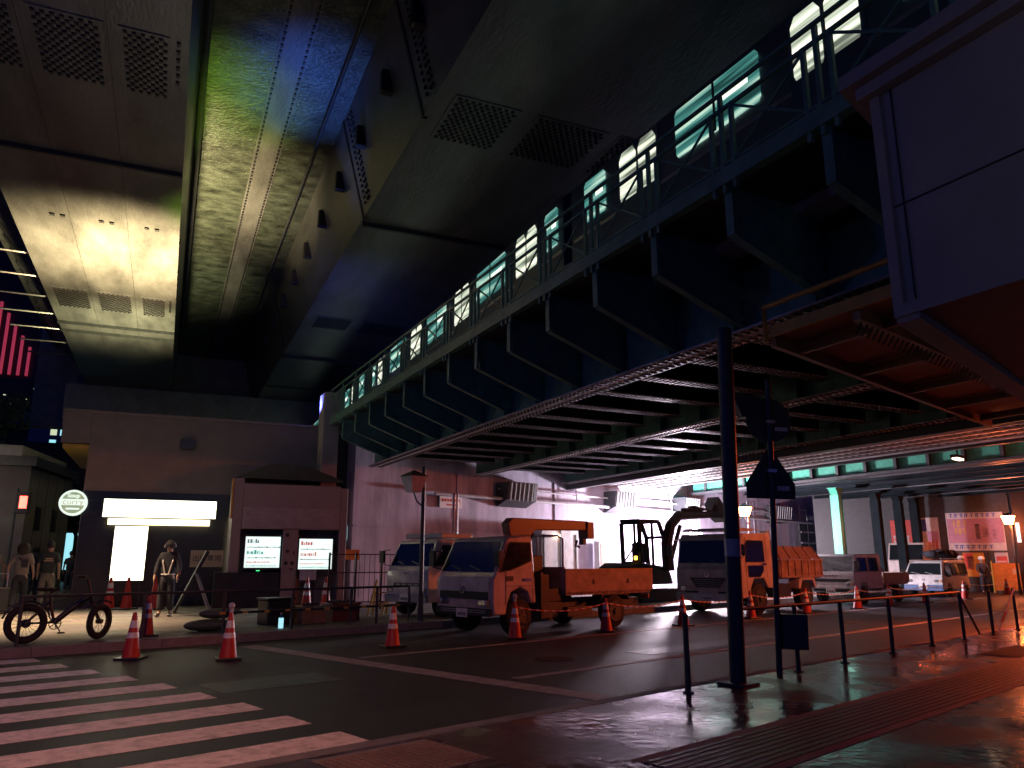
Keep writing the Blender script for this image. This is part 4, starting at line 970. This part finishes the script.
# --- excavator
ex=root('excavator','dark compact excavator with raised boom silhouetted against the bright wall','excavator',AS,20.2,16.2,.155)
b=nb('exblack')
for y in (0,1.2): b.prism([(.2,y,0),(0,y,.2),(.15,y,.42),(2.25,y,.42),(2.4,y,.2),(2.2,y,0)],(0,.35,0))
b.build('track',ex,bevel=.04)
b=nb('exblack'); b.prism([(-.15,.1,.55),(-.2,.1,1.1),(.1,.1,1.25),(.5,.1,1.25),(1.9,.1,1.0),(2.1,.1,.55)],(0,1.4,0)); b.build('house',ex,bevel=.06)
c=nb('exblack')
P=lambda x,y,z:(x,y,z)
for y in (.1,.85):
    pts=[(.35,y,1.2),(.3,y,2.55),(1.35,y,2.62),(1.62,y,2.1),(1.7,y,1.05)]
    for a_,e_ in zip(pts,pts[1:]+pts[:1]): c.bar(a_,e_,.12,.12)
    c.bar((1.0,y,1.1),(.98,y,2.6),.08)
for x,z in ((.3,2.55),(1.35,2.62),(1.62,2.1),(.35,1.25),(1.7,1.05)): c.bar((x,.1,z),(x,.85,z),.1)
c.box(.26,1.4,.08,.9,2.6,2.68); c.box(.62,.95,.3,.7,1.25,1.9); c.bar((.3,.1,2.0),(.36,.85,1.25),.05)
c.build('cab_frame',ex,bevel=.02)
b=nb('exblack'); P=[(1.55,-.1,1.0),(1.5,-.1,1.9),(1.75,-.1,2.5),(2.25,-.1,2.85),(2.9,-.1,2.88),(4.2,-.1,2.95)]
b.tube(P,[.2,.19,.18,.17,.14,.12],8); b.build('boom',ex)
b=nb('exblack'); b.tube([(1.7,-.1,1.3),(2.3,-.1,2.5)],.07,8); b.tube([(2.5,-.1,3.05),(3.7,-.1,3.12)],.07,8); b.build('hydraulic_cylinder',ex)
b=nb('exblack'); b.prism([(3.1,-.2,3.1),(4.3,-.2,3.05),(4.6,-.2,3.3),(4.4,-.2,3.5),(4.15,-.2,3.1),(3.1,-.2,3.22)],(0,.3,0)); b.build('arm',ex)
b=nb('exblack'); b.prism([(4.3,-.3,3.3),(4.5,-.3,3.6),(5.1,-.3,3.05),(4.9,-.3,2.7),(4.6,-.3,2.85)],(0,.5,0)); b.build('bucket',ex)
b=nb('amber'); b.tube([(.2,.2,1.35),(.2,.2,1.47)],.05,8); b.build('beacon',ex)
b=nb('alu'); b.tube([(1.75,-.2,2.0),(2.05,-.3,2.0)],.015,6); b.box(2.0,2.1,-.36,-.24,1.75,2.05); b.build('mirror',ex)
# floodlight
fd=root('work_floodlight','white balloon floodlight on a tripod behind the dump truck','floodlight',AS,25.6,17.6,.155)
b=nb('dsteel')
for k in range(3): a=k*R(120); b.tube([(math.cos(a)*.6,math.sin(a)*.6,0),(0,0,1.0)],.02,6)
b.tube([(0,0,.9),(0,0,2.2)],.025,8); b.build('tripod',fd)
b=nb('flood'); b.ball((0,0,2.35),.24,16,10,(1,1,.8)); b.build('balloon',fd,smooth=True)

# ---------------------------------------------------------------- barriers and site clutter right
for k,(s_,t_,w_,lab) in enumerate(((42.0,12.4,1.7,'orange barrier panel nearest the white van'),(44.0,12.6,1.6,'orange barrier panel with a pale notice beside the lantern'))):
    r_=root('orange_barrier',lab,'barrier',AS,s_,t_,0,rot=R(-50),group='orange barrier panels')
    b=nb('orange'); b.box(0,w_,-.03,.03,.1,1.35); b.build('panel',r_,bevel=.01)
    b=nb('ysteel'); b.box(-.04,-.001,-.05,.05,0,1.45); b.box(w_+.001,w_+.04,-.05,.05,0,1.45); b.build('side_frame',r_)
    b=nb('board'); b.box(w_*.5,w_*.85,-.04,-.032,.85,1.1); b.build('notice',r_)
    b=nb('dsteel'); b.box(.1,.2,-.25,.25,0,.06); b.box(w_-.2,w_-.1,-.25,.25,0,.06); b.build('foot',r_)
r_=root('site_lorry','orange topped work lorry with an amber beacon behind the white van','truck',AS,41.5,15.2,.155)
b=nb('opaint'); b.prism([(0,0,.5),(0,0,1.3),(.3,0,2.2),(1.5,0,2.25),(1.5,0,.5)],(0,1.8,0)); b.build('cab',r_,bevel=.05)
b=nb('gdrop'); b.box(1.6,4.5,0,1.8,.8,2.3); b.build('box_body',r_,bevel=.03)
b=nb('glass'); b.prism([(.0,.1,1.35),(.0,1.7,1.35),(.27,1.7,2.1),(.27,.1,2.1)],(-.012,0,.004)); b.build('windscreen',r_)
for x in (.7,3.6): wheel(r_,x,0,.35,.2,1)
b=nb('amber'); b.tube([(.7,.5,2.28),(.7,.5,2.5)],.12,10); b.build('beacon',r_)
# roadworks round sign
r_=root('roadworks_sign','small round red and white sign standing by the last cones','sign',AS,18.3,5.6,.02) if False else root('roadworks_sign','small round red and white sign standing by the last cones','sign',AS,46.0,11.0,.0,rot=R(-40))
b=nb('cband'); b.tube([(0,0,.45),(0,.02,.45)],.26,20); b.m('conered').torus((0,-.005,.45),(0,1,0),.23,.03,20,6); b.bar((-.16,-.01,.6),(.16,-.01,.3),.04,.02); b.build('sign_disc',r_)
b=nb('dsteel'); b.bar((0,.03,0),(0,.03,.4),.03); b.box(-.15,.15,-.1,.1,0,.03); b.build('sign_stand',r_)

# ---------------------------------------------------------------- bike
bk=root('fat_tyre_bicycle','black folding bicycle with fat tyres leaning by the shop side railing','bicycle',AS,3.0,15.25,.155)
def bwheel(x,y,rot,rad):
    T=Matrix.Translation((x,y,rad))@Matrix.Rotation(rot,4,'Z')
    b=nb('rubber'); b.T=T; b.torus((0,0,0),(0,1,0),rad-.055,.055,32,10)
    w=b.build('wheel',bk,smooth=True)
    b=nb('dsteel'); b.T=T; b.torus((0,0,0),(0,1,0),rad-.1,.018,32,6); b.tube([(0,-.05,0),(0,.05,0)],.07 if x<.5 else .04,14)
    b.build('rim',w,smooth=True)
    b=nb('signback'); b.T=T
    for k in range(18):
        a=k*R(20); b.tube([(math.cos(a)*.03,.02*(-1)**k,math.sin(a)*.03),(math.cos(a)*(rad-.1),0,math.sin(a)*(rad-.1))],.003,4)
    b.build('spokes',w)
bwheel(0,0,0,.32); bwheel(1.12,0,R(38),.30)
b=nb('black')
b.tube([(.42,0,.32),(.62,0,.5),(.9,0,.72),(.93,0,.74)],.05,10); b.tube([(0,.06,.32),(.40,.03,.32)],.016,8); b.tube([(0,-.06,.32),(.40,-.03,.32)],.016,8)
b.tube([(.42,0,.3),(.33,0,.62),(.30,0,.8)],.024,8); b.tube([(0,.06,.32),(.31,0,.66)],.014,6); b.tube([(0,-.06,.32),(.31,0,.66)],.014,6)
b.build('frame',bk,smooth=True)
b=nb('black'); b.tube([(.93,0,.66),(.99,0,.62)],.03,8); b.tube([(.86,0,1.02),(.97,0,.66)],.022,8)
for d in (-.07,.07): b.tube([(.97,d*.8,.62),(1.12,d,.30)],.016,8)
b.build('fork',bk,smooth=True)
b=nb('black'); b.tube([(.86,0,1.0),(.84,0,1.05)],.02,8); b.tube([(.66,-.22,1.06),(.82,-.12,1.06),(.84,0,1.04),(.86,.12,1.06),(.74,.25,1.07)],.014,8); b.m('rubber').tube([(.66,-.22,1.06),(.76,-.16,1.06)],.02,8); b.build('handlebar',bk,smooth=True)
b=nb('rubber'); b.ball((.22,0,.86),.1,14,8,(1.5,.8,.35)); b.tube([(.3,0,.82),(.44,0,.87)],.035,8,r2=.02); b.build('saddle',bk,smooth=True)
b=nb('dsteel'); b.torus((.42,-.05,.30),(0,1,0),.09,.008,24,6); 
for k in range(5): a=k*R(72); b.tube([(.42,-.05,.3),(.42+.09*math.cos(a),-.05,.3+.09*math.sin(a))],.007,4)
b.tube([(.42,-.07,.30),(.50,-.09,.17)],.012,6); b.box(.46,.56,-.17,-.09,.14,.165); b.tube([(.42,.07,.30),(.34,.09,.43)],.012,6); b.build('crankset',bk)
for rad,x,a0,a1 in ((.36,0,20,175),(.34,1.12,60,150)):
    b=nb('black'); b.tube([(x+rad*math.cos(R(a)),0,.31+rad*math.sin(R(a))) for a in range(a0,a1,12)],.016,6); b.build('mudguard',bk,smooth=True)

# ---------------------------------------------------------------- pavement clutter
def sack(b,cx,cy,cz,sx,sy,sz): b.ball((cx,cy,cz),1,16,8,(sx,sy,sz))
b=nb('sand'); sack(b,0,0,.11,.5,.3,.11); single(b,'sandbag','flat lower grey sandbag behind the railing under the folded board','sandbag',AS,6.2,15.6,.155,smooth=True,group='stacked sandbags')
b=nb('sand'); sack(b,0,0,.1,.36,.26,.1); b.tube([(.3,0,.1),(.45,0,.14)],.05,8); single(b,'sandbag','upper green grey sandbag lying on the flat sandbag','sandbag',AS,6.35,15.62,.37,smooth=True,group='stacked sandbags')
r_=root('folded_a_board','dark A shaped folding board seen edge on beside the guard','folding board',AR,.72,22.4,.155)
b=nb('black'); b.prism([(-.35,0,0),(-.28,0,0),(.42,0,1.55),(.35,0,1.6)],(0,.6,0)); b.build('board_leaf',r_)
b=nb('gsteel'); b.bar((.52,0,0),(.1,0,1.05),.04); b.bar((.6,.5,0),(.16,.5,1.05),.04); b.build('rear_leg',r_)
r_=root('stacked_crate','dark red plastic crate full of cloth near the kiosk end','crate',AS,9.5,16.3,.155)
b=nb('redpaint'); b.box(-.35,.35,-.25,.25,0,.35); b.box(-.38,.38,-.28,.28,.352,.38); b.build('crate_shell',r_)
b=nb('cloth_grey'); 
for k in range(7): b.ball((random.uniform(-.25,.25),random.uniform(-.15,.15),.4),.09,8,6,(1.3,1,.6))
b.build('contents',r_)
r_=root('stacked_crate','brownish plastic crate beside the white box in front of the kiosk','crate',AS,8.6,16.1,.155)
b=nb('brown'); b.box(-.28,.28,-.25,.25,0,.33); b.box(-.3,.3,-.27,.27,.332,.36); b.build('crate_shell',r_)
b=nb('cloth_dark')
for k in range(6): b.ball((random.uniform(-.2,.2),random.uniform(-.15,.15),.37),.09,8,6,(1.2,1,.6))
b.build('contents',r_)
b=nb('csteel'); b.box(-.3,.3,-.03,.0,0,.4); b.box(-.3,-.27,.001,.5,0,.4); b.box(.27,.3,.001,.5,0,.4); b.box(-.26,.26,.001,.5,.36,.4)
single(b,'white_frame_box','white open framed box standing behind the crates','box',AS,8.3,16.9,.155)
b=nb('cglow'); b.tube([(0,0,0),(0,0,.2)],.05,10); b.m('bpaint').tube([(0,0,.2),(0,0,.28)],.02,8); b.m('gsteel').tube([(0,0,.28),(0,0,.3)],.025,8)  # bottle body glows by its material to read as bright
MATS['x']=None
single(b,'plastic_bottle','small blue and white bottle on the kerb in front of the kiosk','bottle',AS,7.5,15.2,.155)
b=nb('black'); b.box(-.3,.3,-.25,.25,0,.5); b.box(-.33,.33,-.28,.28,.502,.55); single(b,'lidded_bin','black lidded bin in front of the kiosk control column','bin',AS,7.9,16.3,.155,bevel=.02)
r_=root('yellow_trestle','yellow folding trestle standing before the dark gate','trestle',AS,10.9,17.2,.155,rot=R(-40))
b=nb('yellowp')
for x0,x1 in ((0,.1),(.35,.45)): b.bar((x0-.1,0,0),(x1,.0,.85),.045); b.bar((x0-.05,.45,0),(x1,.05,.85),.045)
b.build('trestle_leg',r_)
b=nb('ysteel'); b.bar((.02,0,.55),(.42,0,.55),.03); b.bar((0,0,.3),(.38,0,.3),.03); b.build('cross_rung',r_)

# ---------------------------------------------------------------- people
def skin(name,verts,edges,parent,mt_,lvl=1,rootv=0):
    me=bpy.data.meshes.new(name); me.from_pydata([v[0] for v in verts],edges,[]); o=bpy.data.objects.new(name,me); COL.objects.link(o)
    md=o.modifiers.new('s','SKIN'); sv=me.skin_vertices[0].data
    for i,v in enumerate(verts):
        r_=v[1]; sv[i].radius=(r_,r_) if not isinstance(r_,tuple) else r_; sv[i].use_root=(i==rootv)
    ss_=o.modifiers.new('u','SUBSURF'); ss_.levels=lvl; ss_.render_levels=lvl
    bpy.context.view_layer.update(); dg=bpy.context.evaluated_depsgraph_get()
    m2=bpy.data.meshes.new_from_object(o.evaluated_get(dg)); bpy.data.objects.remove(o)
    m2.name=name; m2.materials.clear(); m2.materials.append(M[mt_]); m2.polygons.foreach_set('use_smooth',[True]*len(m2.polygons))
    q=bpy.data.objects.new(name,m2); COL.objects.link(q); q.parent=parent; return q
def person(label,fr,x,y,z,face,h=1.7,step=0.0,top='cloth_dark',bottom='cloth_dark',long_hair=False,arms=((0,0),(0,0)),sleeve=.5,crouch=0,group=None):
    """local: +Y is the way the person faces"""
    r_=root('person',label,'person',fr,x,y,z,face,group=group); k=h/1.7
    def V(a,b_,c): return (a*k,b_*k,c*k)
    pel=V(0,0,.93); ch=V(0,.01,1.28); nk=V(0,.0,1.45); hd=V(0,.02,1.56); ht=V(0,.02,1.64)
    J=[(pel,(.11*k,.08*k)),(V(0,0,1.1),(.09*k,.06*k)),(ch,(.11*k,.07*k)),(nk,.055*k),(hd,.085*k),(ht,.075*k)]
    E=[(0,1),(1,2),(2,3),(3,4),(4,5)]
    leg={}
    for sd in (-1,1):
        st=step*sd; b0=len(J)
        hip=V(sd*.09,0,.86); kn=V(sd*.1,st*.45+.03,.48); an=V(sd*.1,st-.0,.09); toe=V(sd*.12,st+.15,.04)
        J+=[(hip,.088*k),(kn,.058*k),(an,.042*k),(toe,.035*k)]; E+=[(0,b0),(b0,b0+1),(b0+1,b0+2),(b0+2,b0+3)]; leg[sd]=(hip,kn,an,toe)
    arm={}
    for i,sd in enumerate((-1,1)):
        sw,out=arms[i]; b0=len(J)
        s0=V(sd*.17,0,1.37); el=V(sd*(.23+out*.1),sw*.5-.02,1.12); wr=V(sd*(.25+out*.05),sw+.03,.88+abs(sw)*.4); hn=V(sd*(.25+out*.05),sw+.06,.80+abs(sw)*.45)
        J+=[(s0,.055*k),(el,.040*k),(wr,.028*k),(hn,.032*k)]; E+=[(2,b0),(b0,b0+1),(b0+1,b0+2),(b0+2,b0+3)]; arm[sd]=(s0,el,wr,hn)
        # fingers
        for f in range(4):
            fb=len(J); fx=hn[0]+(f-1.5)*.0*k; base=(hn[0],hn[1]+(f-1.5)*.018*k,hn[2]-.03*k); tip=(hn[0]-sd*.01*k,hn[1]+(f-1.5)*.02*k,hn[2]-(.085+(.01 if f in(1,2) else 0))*k)
            J+=[(base,.010*k),(tip,.008*k)]; E+=[(b0+3,fb),(fb,fb+1)]
        fb=len(J); J+=[((hn[0]-sd*.01*k,hn[1]+.045*k,hn[2]-.02*k),.011*k)]; E+=[(b0+3,fb)]
    skin('body',J,E,r_,'skin')
    # clothes
    T=[(V(0,0,.84),(.19*k,.14*k)),(V(0,0,1.1),(.175*k,.125*k)),(ch,(.20*k,.135*k)),(V(0,0,1.45),(.10*k,.085*k))]; TE=[(0,1),(1,2),(2,3)]
    for sd in (-1,1):
        s0,el,wr,hn=arm[sd]; b0=len(T); T+=[(s0,.085*k)]
        e2=tuple(a+(b_-a)*(.9 if sleeve<.7 else 1) for a,b_ in zip(s0,el)); T+=[(e2,.066*k)]; TE+=[(2,b0),(b0,b0+1)]
        if sleeve>=.7: T+=[(wr,.042*k)]; TE+=[(b0+1,b0+2)]
    skin('shirt',T,TE,r_,top)
    T=[(V(0,0,1.02),(.17*k,.125*k)),(V(0,0,.86),(.185*k,.14*k))]; TE=[(0,1)]
    for sd in (-1,1):
        hip,kn,an,toe=leg[sd]; b0=len(T); T+=[(hip,.12*k),(kn,.088*k),((an[0],an[1],an[2]+.03),.075*k)]; TE+=[(1,b0),(b0,b0+1),(b0+1,b0+2)]
    skin('trousers',T,TE,r_,bottom)
    b=nb('black')
    for sd in (-1,1):
        hip,kn,an,toe=leg[sd]; b.ball((toe[0],toe[1]-.06*k,.045*k),.05*k,10,6,(1,2.6,.9))
    b.build('shoes',r_,smooth=True)
    b=nb('hair'); c=(0,.005*k,1.63*k); b.ball(c,.105*k,14,10,(.95,1.08,1.0)); b.build('hair',r_,smooth=True) if not long_hair else None
    if long_hair:
        b.ball((0,-.03*k,1.56*k),.15*k,14,10,(1.05,.8,1.15)); b.build('hair',r_,smooth=True)
    # face
    b=nb('skin'); b.ball((0,.045*k,1.575*k),.085*k,12,8,(.85,.85,1.15)); b.ball((0,.125*k,1.565*k),.014*k,6,5,(1,1,1.6)); b.ball((-.082*k,.02*k,1.58*k),.02*k,6,5,(.5,1,1.4)); b.ball((.082*k,.02*k,1.58*k),.02*k,6,5,(.5,1,1.4))
    b.m('black').ball((-.032*k,.118*k,1.60*k),.009*k,6,4); b.ball((.032*k,.118*k,1.60*k),.009*k,6,4); b.m('redpaint').bx(0,.116*k,1.525*k,.04*k,.008*k,.007*k)
    b.build('face',r_,smooth=True)
    return r_
# walkers seen from behind
p1=person('person in dark green printed t-shirt and beige trousers walking away beside the shop',AR,-2.85,25.2,.155,0,1.84,.14,'cloth_grey','cloth_beige',arms=((.1,0),(-.08,0)))
b=nb('board'); b.box(-.08,.1,-.158,-.15,1.36,1.40) ; b.box(-.11,.11,-.158,-.15,1.31,1.34); b.build('shirt_print',p1)
p2=person('person with long dark hair, pale top and dark trousers walking away beside a suitcase',AR,-3.4,24.6,.155,0,1.78,.16,'cloth_white','cloth_dark',True,arms=((-.12,.5),(.15,0)))
b=nb('black'); b.box(.0,.16,-.2,-.08,1.15,1.35); b.tube([(-.1,-.1,1.4),(.08,-.15,1.3)],.012,6); b.build('shoulder_bag',p2,bevel=.02)
p3=person('person in a pale shirt partly cut off, walking away by the suitcase',AR,-4.15,24.8,.155,0,1.8,-.12,'cloth_white','cloth_beige',arms=((.1,0),(.18,.6)))
p4=person('small dark clothed person walking between the two nearer walkers',AR,-3.95,31.2,.155,0,1.75,.1,'cloth_dark','cloth_grey')
p5=person('dark figure standing farther off below the round sign',AR,-3.5,38,.155,0,1.7,.05,'cloth_dark','cloth_dark')
r_=root('suitcase','dark wheeled suitcase pulled by the long haired walker','suitcase',AR,-3.72,24.1,.155)
b=nb('black'); b.box(-.2,.2,-.12,.12,.06,.66); b.build('case_shell',r_,bevel=.03)
b=nb('alu'); b.bar((-.1,.1,.66),(-.1,.14,1.0),.015); b.bar((.1,.1,.66),(.1,.14,1.0),.015); b.bar((-.1,.14,1.0),(.1,.14,1.0),.02); b.build('pull_handle',r_)
b=nb('rubber'); b.tube([(-.17,-.06,.03),(-.14,-.06,.03)],.03,8); b.tube([(.14,-.06,.03),(.17,-.06,.03)],.03,8); b.build('castor',r_)
# guard
g1=person('guard in dark uniform with white rimmed helmet and reflective straps at the shop',AR,.17,21.4,.155,R(165),1.8,.05,'cloth_dark','cloth_dark',arms=((.12,.2),(.1,.1)),sleeve=1)
b=nb('cloth_dark'); b.ball((0,0.01,1.70),.13,16,10,(1,1.1,.75)); b.build('helmet',g1,smooth=True)
b=nb('cband'); b.tube([(0.13*math.cos(R(a)),.02,1.67+.125*math.sin(R(a))) for a in range(-10,191,12)],.012,6); b.build('helmet_stripe',g1)
b=nb('cband')
for sd in (-1,1): b.tube([(sd*.13,.03,1.42),(sd*.11,.13,1.3),(sd*.04,.14,1.0)],.018,6); b.tube([(sd*.13,-.03,1.42),(sd*.1,-.13,1.3),(sd*.05,-.13,1.0)],.018,6)
b.torus((0,0,1.0),(0,0,1),.15,.018,20,6); b.build('reflective_vest',g1)
b=nb('redpaint'); b.tube([(-.26,.18,.88),(-.36,.32,1.05)],.02,8); b.build('baton',g1)
# workers right
w1=person('site worker in dark jacket and pale helmet standing beside the van',AS,39.2,12.8,0,R(60),1.62,.08,'cloth_dark','cloth_dark',arms=((.25,.2),(.2,.2)),sleeve=1)
b=nb('cband'); b.ball((0,0.01,1.60),.14,14,8,(1,1.1,.7)); b.build('helmet',w1,smooth=True)
b=nb('cband'); b.torus((0,0,1.1),(0,0,1),.17,.02,18,6); b.bar((-.1,.13,1.4),(-.08,.14,1.1),.04); b.build('reflective_vest',w1)
w2=person('site worker bending in dark clothes nearest the orange barrier',AS,40.6,12.4,0,R(120),1.6,.1,'cloth_dark','cloth_dark',arms=((.3,.2),(.3,.2)),sleeve=1)
b=nb('cband'); b.ball((0,0.01,1.58),.14,14,8,(1,1.1,.7)); b.build('helmet',w2,smooth=True)

# ---------------------------------------------------------------- sky and light
w=bpy.data.worlds.new('World'); sc.world=w; w.use_nodes=True; nt=w.node_tree; bg=nt.nodes['Background']
sky=nt.nodes.new('ShaderNodeTexSky'); sky.sky_type='NISHITA'; sky.sun_disc=False; sky.sun_elevation=R(-4); sky.sun_rotation=R(200)
mx=nt.nodes.new('ShaderNodeMix'); mx.data_type='RGBA'; mx.inputs[0].default_value=.9; mx.inputs[7].default_value=(.035,.08,.62,1)
nt.links.new(sky.outputs['Color'],mx.inputs[6]); nt.links.new(mx.outputs[2],bg.inputs['Color']); bg.inputs['Strength'].default_value=.15
def lamp(kind,name,fr,x,y,z,power,col,aim=None,size=.3,angle=90,blend=1.0,sy=None):
    d=bpy.data.lights.new(name,kind); d.energy=power; d.color=col
    if kind=='AREA':
        d.size=size
        if sy: d.shape='RECTANGLE'; d.size_y=sy
    else: d.shadow_soft_size=size
    if kind=='SPOT': d.spot_size=R(angle); d.spot_blend=blend
    o=bpy.data.objects.new(name,d); COL.objects.link(o); o.location=W(fr,x,y,z)
    if aim is not None:
        v=(aim-o.location).normalized(); o.rotation_euler=v.to_track_quat('-Z','Y').to_euler()
    return o
lamp('POINT','floodlight_bulb',AS,28.0,19.7,2.7,7500,(1,.84,.98),size=.25)
lamp('POINT','lantern_bulb',AS,29.0,17.0,3.0,60,(1,.16,.05),size=.12)
lamp('POINT','lantern_bulb_far',AS,40.2,10.7,3.0,420,(1,.16,.05),size=.12)
lamp('SPOT','street_lamp_bulb',AS,22.5,4.2,4.1,2500,(1,.15,.03),aim=W(AS,19.5,12,.4),size=.15,angle=96,blend=.6)
lamp('SPOT','street_lamp_glow',AS,23.0,4.4,3.9,480,(1,.12,.04),aim=W(AS,32,9,4.6),size=.15,angle=110)
lamp('SPOT','pavement_lamp',AS,23.5,4.0,4.1,5200,(1,.10,.02),aim=W(AS,19.5,4.5,0),size=.15,angle=100)
lamp('SPOT','gold_girder_fill',AR,-1.2,27.0,6.4,26000,(1,.74,.36),aim=W(AR,-1.9,27.8,12),size=.3,angle=98)  # unseen lamp added for the gold glow on the left girder
lamp('SPOT','gold_girder_fill_rear',AR,-1.4,34.0,6.4,9000,(.95,.82,.40),aim=W(AR,-2.4,36,12),size=.3,angle=84)  # second unseen lamp, added to lengthen the gold band
lamp('SPOT','green_deck_fill',AR,.9,26.0,6.4,2600,(.50,.9,.05),aim=W(AR,.55,22.0,14.5),size=.2,angle=36)  # added unseen spot, puts the yellow-green sheen on the deck soffit
lamp('SPOT','blue_deck_fill',AR,3.0,24.5,6.6,3000,(.08,.22,1),aim=W(AR,2.7,20.5,14.5),size=.2,angle=36)  # no blue sign here; spot added to tint the deck
lamp('SPOT','blue_soffit_fill',AR,4.3,25.5,6.4,1100,(.12,.14,1),aim=W(AR,6.5,29,11.5),size=.3,angle=110)  # added spot giving the second girder soffit its indigo tinge
lamp('SPOT','street_light_behind',AS,-2,1,7.5,2500,(1,.38,.25),aim=W(AS,1.6,8.3,0),size=.3,angle=68)
lamp('SPOT','panel_fill',AB,-1.5,-4.5,2.6,230,(1,.86,.66),aim=W(AB,4.8,-.3,3.9),size=.3,angle=44)  # unseen fill added to warm the panel clad box
lamp('SPOT','plaza_fill',AR,-3.0,21.0,6.5,12000,(1,.66,.38),aim=W(AR,-2.8,20.6,0),size=.3,angle=76)  # added downlight without fixture, brightens the paving before the shop
lamp('SPOT','facade_fill',AS,5.5,12.5,6.0,200,(.85,.8,1),aim=W(AR,1,26,5),size=.3,angle=60)  # fill added unseen over the road to lift the shop facade
lamp('SPOT','building_fill',AR,-7.5,32.5,4.6,500,(1,.8,.65),aim=W(AR,-8.5,38,2),size=.3,angle=120)  # extra spot added to bring the panelled building out of the dark
lamp('SPOT','teal_column_fill',AS,32.2,14.6,3.2,34,(.4,1,.75),aim=W(AS,33.4,15.6,3.0),size=.2,angle=100)  # added teal spot for the first column and green girder
lamp('POINT','cool_fill',AR,-4.0,10.0,6.0,130,(.08,.22,1),size=.4)  # invented fill that tints the girder undersides and road blue
lamp('SPOT','hoarding_fill',HF,0,41.5,5.0,60,(1,.6,.8),aim=W(HF,-.5,45,2),size=.2,angle=130)  # unseen spot added so the posters show
lamp('POINT','blue_fill',AS,-14,-9,3.0,300,(.05,.14,.8),size=1.0)  # added blue fill behind the camera, no street lamp stands there
lamp('POINT','blue_fill',AS,2,-14,3.0,220,(.06,.14,.8),size=1.0)  # second added blue fill, also unseen

# ---------------------------------------------------------------- camera
cd=bpy.data.cameras.new('camera'); cam=bpy.data.objects.new('camera',cd); COL.objects.link(cam); sc.camera=cam
cd.sensor_fit='HORIZONTAL'; cd.sensor_width=36; cd.lens=770/1024*36; cd.clip_end=3000; cd.clip_start=.05
cam.location=(0,0,1.5); cam.rotation_euler=(R(90)+math.atan(176/770),0,0)
sc.view_settings.view_transform='Standard'; sc.view_settings.look='None'; sc.view_settings.exposure=-.4; sc.view_settings.gamma=1
sc.render.resolution_x=1024; sc.render.resolution_y=768
